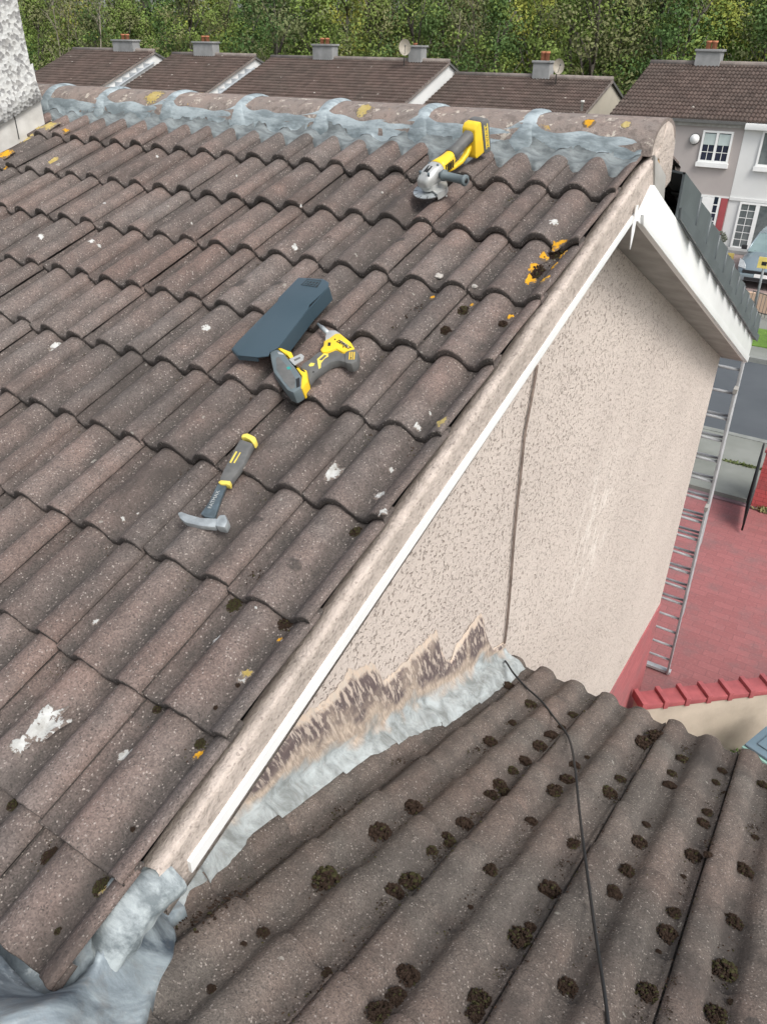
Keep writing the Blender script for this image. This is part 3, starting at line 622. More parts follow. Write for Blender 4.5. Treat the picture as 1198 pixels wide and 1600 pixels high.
ML = [(592,1302,40,0),(509,1375,46,1),(646,1263,34,3),(528,1270,20,5),(611,1398,40,0),(642,1379,36,1),(596,1418,20,5),(411,1458,20,0),(637,1525,38,3),(620,1559,32,0),(592,1582,34,2),(674,1330,20,1),(511,1522,17,2),(331,1546,16,3),(697,1311,26,0),(340,1422,34,6),(310,1438,22,6),(381,1475,10,3),(622,1191,18,5),(360,1408,26,6),
(794,1073,22,0),(827,1101,22,4),(800,1130,14,2),(765,1160,26,0),(744,1174,22,5),(861,1150,24,3),(842,1167,27,0),(819,1190,24,3),(800,1205,20,1),(778,1227,27,0),(765,1246,28,2),(790,1240,22,4),(756,1273,18,6),(725,1288,30,3),(704,1318,22,1),(895,1118,17,4),(877,1137,14,0),(886,1221,28,0),(865,1236,27,2),(896,1196,20,3),(917,1184,10,0),(830,1284,20,3),(948,1238,25,1),(894,1319,22,2),(904,1309,14,5),
(1004,1162,32,0),(1026,1152,30,2),(1071,1173,16,5),(1065,1187,20,4),(1048,1209,16,4),(1045,1229,23,3),(968,1218,18,4),(951,1240,26,0),(964,1253,16,5),(1127,1205,15,0),(1117,1223,13,4),(1134,1242,14,0),(1104,1270,16,2),(1097,1287,21,0),(1112,1315,15,6),(1082,1339,28,0),(1106,1337,16,3),(1009,1289,14,3),(997,1317,27,0),(979,1362,23,2),(957,1391,20,0),(1190,1227,17,4),(1173,1296,18,5),(1179,1309,12,0),(1162,1361,24,2),(1067,1370,9,3),
(857,1394,40,0),(813,1468,40,4),(829,1450,20,3),(840,1425,12,5),(766,1360,22,2),(748,1563,34,4),(743,1587,30,0),(785,1518,18,5),(885,1543,31,0),(960,1399,22,3),(1052,1427,20,2),(1042,1461,33,0),(1012,1554,34,4),(1131,1519,38,1),(1146,1442,24,2),(1118,1589,34,4),(1141,1566,10,2),(1084,1400,12,6),(1070,1445,12,6),(735,1418,10,3),(1028,1487,9,3),(1056,1532,16,6),(1044,1574,14,6),(686,1335,18,6),(880,1350,14,6),(737,1410,8,5)]
ORD = ['first', 'second', 'third', 'fourth', 'fifth', 'sixth', 'seventh', 'eighth', 'ninth', 'tenth', 'eleventh', 'twelfth', 'thirteenth', 'fourteenth', 'fifteenth', 'sixteenth', 'seventeenth', 'eighteenth', 'nineteenth', 'twentieth']
MO = {}
for i, (x, y, s_, p_) in enumerate(ML):
    o = moss(x, y, s_, p_, bvL, NL, 1.57 + .5 * math.sin(i * 2.3), '', 'dead moss clumps on the lower roof')
    if o: MO.setdefault(int(round((o.location.x - .295) / .149)), []).append((o.location.y, s_, p_, o))
for ch, lst in MO.items():
    lst.sort(key=lambda q: -q[0])
    for k, (yy, s_, p_, o) in enumerate(lst): o['label'] = ('big' if s_ > 29 else 'small' if s_ < 17 else 'middling') + (' olive-brown' if p_ in (1, 4) else ' dark brown') + (' moss scatter' if p_ > 4 else ' moss clump') + ', %s from the gutter in the %s channel from the flashing' % (ORD[min(k, 19)], ORD[max(0, min(ch, 19))])
mm = moss(850, 412, 34, 6, bvM, NM, 1.45, 'long strip of dead brown moss ringed with orange lichen, beside the verge near the ridge')
for dx, dy, s_, l_ in ((16, -14, 22, 'upper'), (-14, 14, 26, 'lower')): moss(850 + dx, 412 + dy, s_, 2, bvM, NM, 1.3, 'brown moss lump at the %s end of the orange lichen ring by the verge' % l_)
for i, (x, y, r) in enumerate([(874, 382, .018), (849, 402, .014), (833, 420, .018), (828, 438, .018), (850, 438, .012), (880, 398, .010), (866, 416, .008)]): patch(bvM, x, y, r, M_ORANGE, 'lichen_patch', roofM, 80 + i, 1.6, 1.1, .004, lump=.005)
G_ = (M_MOSSG, M_MOSS)
for x, y, s_, p_, l_, mt in [(365, 946, 26, 4, 'round olive-green moss cushion below the butt of a tile near the verge', G_), (393, 903, 24, 5, 'straw-coloured scrap of moss and twigs just above the olive moss cushion', None), (446, 975, 28, 0, 'brown moss wad at a tile corner by the mortar verge, right of the olive cushion', None), (556, 832, 20, 1, 'moss wad with pale flecks in a tile corner left of the hammer height verge', None), (313, 1163, 17, 4, 'small moss tuft with a bright orange lichen dot, low on the verge side', G_), (694, 517, 20, 0, 'brown moss lump in a channel right of the yellow drill', None), (722, 486, 20, 1, 'dry brown moss lump just left of two yellow flecks in a channel', None), (785, 507, 17, 3, 'small brown moss lump with an orange lichen spot beside the verge', None), (612, 514, 14, 5, 'thin scatter of moss crumbs in a channel above the drill bit', None), (640, 490, 20, 6, 'row of moss crumbs along a channel below the grey mortar chip', None), (208, 1296, 9, 3, 'tiny pair of black moss dots on a lower tile of the big roof', None), (78, 1338, 20, 2, 'dark moss smear on a channel near the bottom left corner', None), (91, 1455, 10, 1, 'black moss dot on the lowest tile of the big roof', None), (160, 1388, 26, 4, 'mossy wad with a yellow speck beside the lowest verge tile', G_), (22, 1258, 18, 1, 'dark round moss spot at a tile corner on the left edge', None), (372, 1071, 9, 3, 'black mossy hole-like dot below the pale lichen stain', None), (337, 1106, 9, 3, 'tiny black moss dot on the second lowest verge tile', None), (247, 1108, 16, 1, 'dark moss tuft under a tile butt left of the verge', None), (455, 545, 12, 3, 'small moss crumb beside the blue plastic piece', None), (512, 372, 8, 5, 'faint moss crumbs on a tile above the blue plastic piece', None)]:
    moss(x, y, s_, p_, bvM, NM, 1.2, l_, mats=mt)
# fine crumbs of moss and grit washed into the channels
def crumbs(name, label, bv, spots, seed):
    rn = random.Random(seed); mb = MB()
    for x, y, s_ in spots(rn):
        h_ = bv.ray_cast(Vector((x, y, .3)), Vector((0, 0, -1)))[0]
        if h_ is None: continue
        a_ = Vector((rn.gauss(0, 1), rn.gauss(0, 1), rn.gauss(0, .5))).normalized() * s_; b_ = a_.cross(Vector((rn.gauss(0, 1), rn.gauss(0, 1), 1))).normalized() * s_ * .6; c_ = h_ + Vector((0, 0, s_ * .3)); u_ = Vector((0, 0, s_ * .8))
        mb.add([c_ - a_, c_ + b_, c_ + a_, c_ - b_, c_ + u_, c_ - u_], [(0, 1, 4), (1, 2, 4), (2, 3, 4), (3, 0, 4), (1, 0, 5), (2, 1, 5), (3, 2, 5), (0, 3, 5)], 1 if rn.random() < .25 else 0)
    return tag(mb.build(name, [M_MOSS, M_MOSSG], fix=False), label, 'moss crumbs', None, 'stuff')
def sp_low(rn):
    out = []
    for k in range(-1, 8):
        xc = 1.184 - .149 * k
        for i in range(330):
            y = rn.uniform(-3.1, -.5); d_ = nz((k * 3.1, y * 3.2, 1))
            if d_ < -.05 and rn.random() < .8: continue
            out.append((xc + rn.gauss(.010, .016), y, rn.uniform(.0012, .0042)))
        if k % 2 == 0:
            for i in range(260): out.append((xc + .038 + rn.gauss(0, .004), rn.uniform(-3.0, -.5), rn.uniform(.0015, .0045)))
    return out
crumbs('moss_crumbs', 'fine dark moss crumbs and grit washed along the channels of the lower roof', bvL, sp_low, 11)
def sp_main(rn):
    out = []
    for i in range(3000):
        k = rn.randint(-1, 20); x = .075 - .15 * k + rn.gauss(0, .012); r_ = rn.randint(1, 9); v = GM * r_ + abs(rn.gauss(0, .03)) + .004
        if nz((k * 2.3, r_ * 3.7, 5)) < .0 and rn.random() < .85: continue
        out.append((x, -v * ca, rn.uniform(.001, .0038)))
    return out
crumbs('grit_crumbs', 'fine dark grit and moss crumbs caught under the tile butts of the big roof', bvM, sp_main, 12)
# two chips of mortar
def chip(px, py, r, label, seed):
    p = rough(bvM, px, py); mb = MB(); b_ = bmesh.new(); bmesh.ops.create_icosphere(b_, subdivisions=2, radius=1)
    mb.add([p + Vector((0, 0, r * .35)) + Vector((v.co.x, v.co.y * .8, v.co.z * .55)) * r * (1 + .5 * noise.noise(v.co * 1.3 + Vector((seed, 0, 0)))) for v in b_.verts], [tuple(v.index for v in f.verts) for f in b_.faces]); b_.free()
    tag(mb.build('mortar_chip', M_CHIP), label, 'stone chip')
M_CHIP = simple('pale_mortar_chip', (.42, .40, .37), (.30, .28, .26), 30, .9, .6, 120)
chip(684, 434, .017, 'pale square chip of mortar lying on a roll, left of the orange lichen ring', 1); chip(740, 449, .011, 'small white pebble on the tile next to the pale mortar chip', 4); chip(597, 302, .007, 'tiny white crumb on the tiles left of the angle grinder', 7); chip(1026, 0, .001, '', 0) if 0 else None
# ------------------------------------------------------------------ prisms traced on a plane above the tiles, with real thickness
def tracer(z0x, z0y, sc, N, plane):
    def f(pts, h, th, mat, name, parent=None, bevel=.002, tilt=None):
        P = []
        for x, y in pts:
            hh = h + (tilt(x, y) if tilt else 0); P.append(plane(z0x + x / sc, z0y + y / sc, hh))
        mb = MB(); mb.prism(P, N * -th); return mb.build(name, mat, parent, bevel=bevel)
    return f
def text(body, size, mat, parent, origin, xdir, ydir, name='lettering', ext=.0004, bold=0):
    cu = bpy.data.curves.new('lettering_curve', 'FONT'); cu.body = body; cu.size = size; cu.extrude = ext; cu.align_x = 'CENTER'; cu.align_y = 'CENTER'; cu.offset = bold
    t_ = bpy.data.objects.new('tmp', cu); COL.objects.link(t_); dg = bpy.context.evaluated_depsgraph_get(); me = bpy.data.meshes.new_from_object(t_.evaluated_get(dg)); bpy.data.objects.remove(t_)
    X_ = xdir.normalized(); Z_ = X_.cross(ydir).normalized(); Y_ = Z_.cross(X_); M = Matrix((X_, Y_, Z_)).transposed().to_4x4(); M.translation = origin - (wloc(parent) if parent else Vector())
    me.transform(M); me.materials.clear(); me.materials.append(mat); o = bpy.data.objects.new(name, me); COL.objects.link(o); o.parent = parent; return o
# hammer
P0 = hm(345, 750, .02); ham = empty('claw_hammer', P0, 'claw hammer with grey and yellow grip lying alone on the roof tiles', 'hammer'); tr = tracer(240, 650, 5.445, NM, hm)
tr([(735, 190), (850, 230), (812, 300), (770, 400), (720, 470), (650, 560), (555, 545), (590, 460), (640, 370), (690, 270)], .034, .020, M_GREYR, 'grip', ham, .007)
tr([(740, 180), (755, 150), (800, 143), (865, 175), (873, 205), (850, 240), (815, 200), (780, 180)], .036, .022, M_YELP, 'grip_butt', ham, .005)
tr([(545, 560), (575, 540), (655, 545), (650, 590), (620, 580), (570, 580)], .033, .018, M_YELP, 'grip_collar', ham, .004)
tr([(700, 300), (712, 302), (660, 398), (645, 394)], .0352, .002, M_YELP, 'grip_stripe', ham, 0); tr([(735, 308), (742, 310), (690, 400), (680, 396)], .0352, .002, M_YELP, 'grip_stripe', ham, 0)
tr([(545, 575), (620, 590), (560, 740), (520, 870), (440, 860), (400, 830), (470, 730)], .029, .009, M_DSTEEL, 'shaft', ham, .003)
tr([(200, 818), (240, 812), (300, 835), (400, 862), (540, 868), (550, 905), (520, 945), (400, 935), (270, 905), (225, 870)], .034, .018, M_STEEL, 'claw_head', ham, .005)
tr([(530, 880), (560, 838), (610, 835), (632, 890), (605, 948), (530, 935)], .038, .026, M_STEEL, 'striking_face', ham, .005)
a_, b_ = hm(240 + 490 / 5.445, 650 + 760 / 5.445, .0294), hm(240 + 540 / 5.445, 650 + 660 / 5.445, .0294)
text('FATMAX', .016, M_ALU, ham, (a_ + b_) / 2, b_ - a_, NM.cross(b_ - a_))
# dark plastic cover
P0 = hm(440, 500, .03); cov = empty('plastic_vent_cover', P0, 'dark slate-blue plastic cover strip with a perforated end, lying on the tiles above the drill', 'plastic cover'); tr = tracer(340, 400, 4.608, NM, hm)
top = [(105, 665), (140, 620), (430, 325), (440, 300), (580, 155), (760, 165), (800, 190), (795, 225), (660, 350), (655, 375), (440, 655), (375, 690), (365, 718), (290, 728), (150, 715)]
tr(top, .064, .004, M_COVER, 'top_plate', cov, .0012)
def flange(pts, h0, h1, th=.004):
    mb = MB(); A = [hm(340 + x / 4.608, 400 + y / 4.608, h0) for x, y in pts]; off = NM * -(h0 - h1); side = (A[-1] - A[0]).cross(NM).normalized() * th
    for i in range(len(A) - 1): mb.prism([A[i], A[i + 1], A[i + 1] + off, A[i] + off], side)
    return mb.build('side_flange', M_COVER, cov)
flange([(441, 654), (657, 374), (797, 224)], .0605, .012); flange([(105, 665), (150, 714), (289, 727)], .0605, .045)
fl_ = tr([(598, 208), (645, 165), (748, 176), (716, 226)], .0646, .001, M_BLACK, 'vent_recess', cov, 0)
mb = MB()
M_COVH = simple('vent_mesh_plastic', (.045, .07, .085), (.035, .055, .07), 40, .5)
for i in range(6):
    for j in range(4):
        u_ = (i + .5 + .25 * (j % 2)) / 6.6; v_ = (j + .6) / 4.6; x = 598 + 47 * v_ + 118 * u_; y = 208 - 43 * v_ + 18 * u_ - 0
tr([(606, 206), (646, 169), (740, 179), (738, 190), (650, 180), (618, 210)], .0652, .0008, M_COVH, 'vent_grille', cov, 0)
for k, (q1, q2) in enumerate((((622, 212), (660, 181)), ((645, 215), (684, 183)), ((668, 219), (706, 186)), ((692, 222), (728, 189)))):
    tr([q1, (q1[0] + 9, q1[1] + 1), (q2[0] + 9, q2[1] + 1), q2], .0653, .0008, M_COVH, 'grille_bar', cov, 0)
for k, (q1, q2) in enumerate((((632, 195), (722, 207)), ((618, 207), (708, 219)))): tr([q1, q2, (q2[0] + 4, q2[1] - 5), (q1[0] + 4, q1[1] - 5)], .0655, .0008, M_COVH, 'grille_bar', cov, 0)
# impact driver
P0 = hm(485, 560, .03); drl = empty('impact_driver', P0, 'yellow and black cordless impact driver with a silver bit lying on its side', 'power drill')
tr([(372, 682), (428, 664), (480, 700), (560, 800), (605, 865), (602, 950), (545, 985), (500, 962), (402, 835), (386, 765)], .060, .046, M_GREYB, 'battery', drl, .008)
tr([(420, 735), (440, 722), (520, 815), (560, 880), (556, 945), (530, 958), (480, 905), (425, 820)], .0606, .002, M_GREYR, 'battery_end_panel', drl, .0008)
tr([(563, 885), (590, 872), (592, 935), (568, 948)], .0612, .002, M_BLACK, 'battery_latch', drl, .0008)
tr([(425, 660), (460, 662), (530, 690), (545, 720), (520, 745), (560, 795), (640, 820), (648, 900), (610, 955), (596, 950), (606, 862), (560, 798), (482, 700)], .057, .042, M_YEL, 'battery_mount', drl, .005)
tr([(512, 742), (600, 702), (622, 718), (615, 745), (552, 785)], .061, .004, M_ALU, 'belt_hook', drl, .0015); tr([(548, 745), (592, 725), (598, 735), (555, 757)], .0615, .001, M_GREYR, 'hook_slot', drl, 0)
tr([(610, 770), (660, 740), (720, 690), (790, 665), (860, 668), (900, 690), (985, 690), (995, 745), (940, 770), (870, 750), (810, 765), (750, 805), (690, 850), (655, 900), (640, 840), (590, 800)], .047, .028, M_GREYR, 'handle', drl, .008)
tr([(716, 742), (765, 700), (797, 704), (798, 722), (770, 738), (745, 770), (742, 800), (728, 812), (722, 780)], .0476, .002, M_YELP, 'grip_inlay', drl, 0); tr([(730, 748), (768, 712), (785, 716), (750, 750)], .0482, .002, M_GREYR, 'grip_inset', drl, 0)
tr([(655, 785), (672, 768), (700, 772), (690, 790), (665, 795)], .0476, .002, M_YELP, 'grip_inlay', drl, 0)
tr([(735, 672), (762, 640), (760, 610), (800, 590), (850, 552), (885, 556), (960, 618), (990, 668), (900, 692), (850, 664), (790, 690), (750, 690)], .054, .038, M_YEL, 'motor_housing', drl, .007)
tr([(795, 622), (815, 622), (812, 645), (792, 648)], .0546, .002, M_BLACK, 'trigger_button', drl, 0)
tr([(935, 672), (985, 662), (1012, 690), (1003, 752), (962, 775), (915, 765), (912, 700)], .052, .036, M_GREYR, 'rear_cap', drl, .006)
for k in (0, 1, 2): tr([(948 + k * 16, 690), (956 + k * 16, 690), (956 + k * 16 - 4, 745), (948 + k * 16 - 4, 745)], .0526, .001, M_YEL, 'vent_slot', drl, 0)
tr([(770, 612), (778, 555), (805, 530), (850, 532), (892, 560), (850, 560), (800, 600)], .050, .032, M_ALU, 'nose_cone', drl, .007)
a_, b_ = hm(340 + 722 / 4.608, 400 + 488 / 4.608, .036), hm(340 + 800 / 4.608, 400 + 560 / 4.608, .036)
mb = MB(); mb.tube([a_, a_ + (b_ - a_) * .3, a_ + (b_ - a_) * .32, b_], [.004, .0045, .0075, .0085], 10); mb.build('bit', M_STEEL, drl)
a_, b_ = hm(340 + 866 / 4.608, 400 + 598 / 4.608, 0.0547), hm(340 + 950 / 4.608, 400 + 650 / 4.608, 0.0547)
text('DEWALT', .0155, M_BLACK, drl, (a_ + b_) / 2 + (hm(534, 535, 0.0547) - hm(534, 532, 0.0547)), b_ - a_, NM.cross(b_ - a_), bold=.0006)
for q in (650, 662): tr([(882, q - 40), (888, q - 43), (945, q - 5), (940, q - 1)], .0547, .0008, M_ALU, 'label_strip', drl, 0)
for x_, y_ in ((905, 655), (845, 600), (690, 835), (960, 735)):
    c_ = hm(340 + x_ / 4.608, 400 + y_ / 4.608, .0476 if x_ == 690 else .0526 if x_ == 960 else .0547); mb = MB(); mb.tube([c_, c_ + NM * .0012], .0026, 10); mb.build('screw', M_BLACK, drl)
tr([(432, 690), (470, 700), (478, 712), (440, 706)], .0606, .0008, M_ALU, 'battery_label', drl, 0); tr([(590, 805), (628, 826), (630, 838), (596, 820)], .0576, .0008, M_BLACK, 'latch_gap', drl, 0)
tr([(495, 800), (520, 795), (528, 812), (505, 818)], .0607, .001, simple('teal_spot', (.03, .30, .27)), 'paint_spot', drl, 0)
# angle grinder standing on the tiles
h_ = hm(672, 302, .0); HN = NM
gx = (hm(736, 222, .10) - hm(672, 290, .055)); gx = (gx - HN * gx.dot(HN)).normalized(); gy = HN.cross(gx); gy = -gy     # gy: toward the side handle
O_ = hm(672, 297, .042)
grd = empty('angle_grinder', O_, 'yellow cordless angle grinder with silver gearhead resting below the ridge', 'angle grinder')
tiltM = Matrix.Rotation(math.radians(0), 3, 'X')
S_ = .92
def gp(x, y, z): return O_ + (gx * x + gy * y + HN * z) * S_
def gbox(prof_pts, y0, y1, mat, name, bevel=.004, parent=grd):
    mb = MB(); mb.prism([gp(x, y0, z) for x, z in prof_pts], gy * (y1 - y0) * S_); return mb.build(name, mat, parent, bevel=bevel)
def disc(r, z0, z1, mat, name, cx=0, n=40, a0=0, a1=360, parent=grd, bev=0):
    pts = [gp(cx + math.cos(math.radians(q)) * r, math.sin(math.radians(q)) * r, z0) for q in np.linspace(a0, a1, n, endpoint=(a1 - a0 < 360))]
    mb = MB(); mb.prism(pts, HN * (z1 - z0) * S_); return mb.build(name, mat, parent, bevel=bev)
blade = disc(.069, .000, .0028, M_STEEL, 'cutting_disc')
mb = MB()
for k in range(12):
    q = 2 * math.pi * k / 12; mb = MB(); a0_ = gp(math.cos(q) * .053, math.sin(q) * .053, .0034); a1_ = gp(math.cos(q) * .0692, math.sin(q) * .0692, .0034); s__ = (a1_ - a0_).cross(HN).normalized() * .0012
    mb.prism([a0_ - s__, a1_ - s__, a1_ + s__, a0_ + s__], HN * -.004); mb.build('disc_slot', M_BLACK, blade)
disc(.071, .006, .012, M_ALU, 'guard', a0=-75, a1=115, bev=.001)
disc(.034, .010, .030, M_ALU, 'guard_collar', bev=.002)
mb = MB(); mb.prism([gp(.071 * math.cos(q), .071 * math.sin(q), .012) for q in np.radians(np.linspace(-75, 115, 24))] + [gp(.067 * math.cos(q), .067 * math.sin(q), .012) for q in np.radians(np.linspace(115, -75, 24))], HN * -.022); mb.build('guard_skirt', M_ALU, grd)
gb = MB()
def sect(x, yw, z0, z1, n=16):
    return [gp(x, yw * math.copysign(abs(math.cos(q)) ** .7, math.cos(q)), (z0 + z1) / 2 + (z1 - z0) / 2 * math.copysign(abs(math.sin(q)) ** .7, math.sin(q))) for q in np.linspace(0, 2 * math.pi, n, endpoint=False)]
def loft(secs, mat, name, parent=grd):
    mb = MB(); n0 = mb.grid(secs, cu=True); k = len(secs[0]); mb.f += [tuple(range(k))[::-1], tuple(len(mb.v) - k + j for j in range(k))]; mb.m += [0, 0]; mb.sm += [False, False]; return mb.build(name, mat, parent)
loft([sect(-.042, .020, .030, .050), sect(-.036, .030, .022, .066), sect(-.012, .036, .020, .082), (sect(.018, .037, .020, .090)), sect(.048, .037, .026, .092), sect(.058, .036, .030, .090)], M_ALU, 'gear_head')
gbox([(-.012, .080), (.022, .088), (.022, .0905), (-.012, .0825)], -.011, .011, M_BLACK, 'spindle_lock', .001)
for yy in (-.022, .022):
    for xx in (-.018, .04): mb = MB(); mb.tube([gp(xx, yy, .07), gp(xx, yy, .087 + xx * .12)], .0045, 8); mb.build('screw', M_DSTEEL, grd)
loft([sect(.056, .036, .028, .092), sect(.075, .035, .024, .092), sect(.11, .029, .030, .090), sect(.135, .025, .036, .092), sect(.150, .022, .046, .094)], M_YEL, 'motor_housing')
loft([sect(.142, .0235, .048, .096), sect(.18, .022, .058, .100), sect(.22, .022, .066, .106), sect(.26, .025, .072, .116), sect(.272, .028, .070, .120)], M_GREYR, 'handle')
loft([sect(.11, .016, .020, .042), sect(.15, .012, .012, .030), sect(.20, .012, .012, .030), sect(.235, .013, .022, .046), sect(.262, .015, .04, .07)], M_YEL, 'paddle_switch')
for k in range(5):
    for s1 in (-1, 1): gbox([(.066 + k * .011, .045), (.071 + k * .011, .045), (.075 + k * .011, .075), (.070 + k * .011, .075)], s1 * .0352 - .002, s1 * .0352 - .0005 + .002, M_BLACK, 'vent_slot', 0)
gbox([(.255, .020), (.268, .125), (.285, .138), (.312, .138), (.318, .012), (.262, .008)], -.034, .034, M_YEL, 'battery_foot', .006)
gbox([(.310, .006), (.310, .128), (.318, .138), (.352, .134), (.358, .120), (.355, .006), (.345, -.002)], -.037, .037, M_GREYR, 'battery', .006)
for s1 in (1,):
    gbox([(.322, .02), (.327, .02), (.327, .118), (.322, .118)], .0371, .0376, M_YELP, 'battery_outline', 0); gbox([(.340, .02), (.345, .02), (.345, .118), (.340, .118)], .0371, .0376, M_YELP, 'battery_outline', 0)
    text('DEWALT', .020, M_YEL, grd, gp(.3335, .0376, .069), HN, -gx, bold=.0004)
mb = MB(); mb.tube([gp(.03, .034, .058), gp(.03, .050, .058), gp(.03, .052, .058), gp(.03, .062, .058), gp(.03, .066, .058), gp(.03, .155, .058), gp(.03, .158, .058), gp(.03, .166, .058), gp(.03, .170, .058)], [.009, .009, .020, .020, .0145, .0155, .019, .020, .016], 20); mb.build('side_handle', M_GREYB, grd)
mb = MB(); mb.tube([gp(.03, .1695, .058), gp(.03, .1705, .058)], .009, 14); mb.build('handle_end_hole', M_BLACK, grd)
# ------------------------------------------------------------------ cables
cpx = [(838, 572), (830, 620), (819, 680), (812, 745), (803, 830), (796, 920), (790, 985), (786, 1014)]
wc = [hx(x, y, XW + .010) for x, y in cpx]
def smooth(pts, n=10):
    out = []
    for i in range(len(pts) - 1):
        p0, p1, p2, p3 = pts[max(i - 1, 0)], pts[i], pts[i + 1], pts[min(i + 2, len(pts) - 1)]
        for k in range(n):
            t_ = k / n; out.append(.5 * ((2 * p1) + (p2 - p0) * t_ + (2 * p0 - 5 * p1 + 4 * p2 - p3) * t_ * t_ + (3 * p1 - p0 - 3 * p2 + p3) * t_ ** 3))
    return out + [pts[-1]]
M_CABB = simple('painted_brown_cable', (.13, .10, .085), (.24, .19, .16), 12, .7, .3, 60)
mb = MB(); mb.tube([p + Vector((0, .003 * nz(p, 3), 0)) for p in smooth(wc)], .0032, 8); tag(mb.build('wall_cable', M_CABB), 'thin brown cable running down the beige pebble-dashed gable, nearest the camera', 'cable')
mb = MB(); mb.tube([p + Vector((.0005, .010 + .003 * nz(p, 4), 0)) for p in smooth(wc)], .0032, 8); tag(mb.build('wall_cable', M_CABB), 'second thin cable on the gable, on the street side of its twin', 'cable')
cl = [(768, 1014), (776, 1020), (790, 1034), (802, 1052), (822, 1074), (846, 1096), (866, 1122), (882, 1142), (892, 1165), (899, 1210), (904, 1262), (911, 1320), (919, 1380), (927, 1440), (936, 1500), (945, 1560), (952, 1620), (960, 1700)]
pts = []
for i, (x, y) in enumerate(cl):
    if i < 3: p = hx(x, y, XW + .03); p = hl(x, y, .02 + .03 * (2 - i))
    else: p = rough(bvL, x, y); p = hl(x, y, .012) if p is None else p
    pts.append(p)
pp = smooth(pts, 12); hh = []
for p in pp:
    h_ = bvL.ray_cast(Vector((p.x, p.y, p.z + .2)), Vector((0, 0, -1)))[0]; hh.append(h_.z if h_ else p.z)
W_ = 14; sm = [max(hh[max(0, i - W_):i + W_ + 1]) for i in range(len(hh))]; sm2 = [sum(sm[max(0, i - 6):i + 7]) / len(sm[max(0, i - 6):i + 7]) for i in range(len(sm))]
# keep each point on its line of sight while it rides over the rolls
q = []
for p, s_, i in zip(pp, sm2, range(len(pp))):
    z = (p.z if i < 24 else s_ + .006); d = (p - Vector(CC)); t_ = (z - CC[2]) / d.z; q.append(Vector(CC) + d * t_)
mb = MB(); mb.tube(q, .0042, 10); tag(mb.build('loose_cable', M_BLACK), 'black cable lying loose across the lower tiled roof towards the camera', 'cable')
# ------------------------------------------------------------------ street level
def sheet(name, pts, z, mat, kind='structure', label=None):
    mb = MB(); mb.add([Vector((x, y, z)) for x, y in pts], [tuple(range(len(pts)))]); o = mb.build(name, mat, fix=False)
    return tag(o, label, None, None, kind)
M_EARTH = simple('rough_grass_ground', (.07, .10, .03), (.05, .07, .03), .3, .95, .5, 20, .02)
M_ASPH = simple('worn_asphalt', (.085, .095, .105), (.070, .079, .088), .7, .9, .4, 90, .004)
M_CONC = simple('concrete_path', (.215, .225, .205), (.165, .175, .155), 1.3, .9, .4, 70, .004)
M_KERB = simple('kerb_concrete', (.25, .26, .245), (.18, .19, .175), 3, .9, .4, 50, .004)
M_GRASS = simple('verge_grass', (.13, .24, .035), (.09, .17, .03), 4, .9, 1, 60, .03)
sheet('ground', [(-400, -60), (300, -60), (300, 600), (-400, 600)], ZG - .05, M_EARTH)
sheet('asphalt_forecourt', [(-90, -8), (40, -8), (40, 34), (-90, 34)], ZG - .03, M_CONC)
sheet('road', [(-110, 12.7), (60, 12.7), (60, 17.6), (-110, 17.6)], ZG, M_ASPH)
mb = MB(); mb.box((-110, 10.002, ZG - .02), (60, 12.55, ZG + .10)); tag(mb.build('near_footpath', M_CONC), kind='structure')
mb = MB(); mb.box((-110, 12.552, ZG - .02), (60, 12.70, ZG + .112)); tag(mb.build('near_kerb', M_KERB), kind='structure')
mb = MB(); mb.box((-110, 17.6, ZG - .02), (60, 17.78, ZG + .12)); tag(mb.build('far_kerb', M_KERB), kind='structure')
mb = MB(); mb.box((-110, 17.782, ZG - .02), (60, 18.6, ZG + .105)); tag(mb.build('far_footpath', M_CONC), kind='structure')
mb = MB(); mb.box((-110, 18.602, ZG - .02), (60, 20.2, ZG + .13)); tag(mb.build('grass_strip', M_GRASS), kind='structure')
sheet('driveway', [(-3.9, 3.9), (3.5, 3.9), (3.5, 9.9), (-3.9, 9.9)], ZG + .004, M_PAVE)
sheet('side_garden', [(.17, -.5), (6, -.5), (6, 3.9), (.17, 3.9)], ZG - .004, M_CONC)
mb = MB(); mb.box((-3.9, 9.9, ZG - .01), (3.5, 10.0, ZG + .03)); tag(mb.build('driveway_edge', simple('purple_worn_edge', (.20, .13, .14), (.16, .11, .12), 4)), kind='structure')
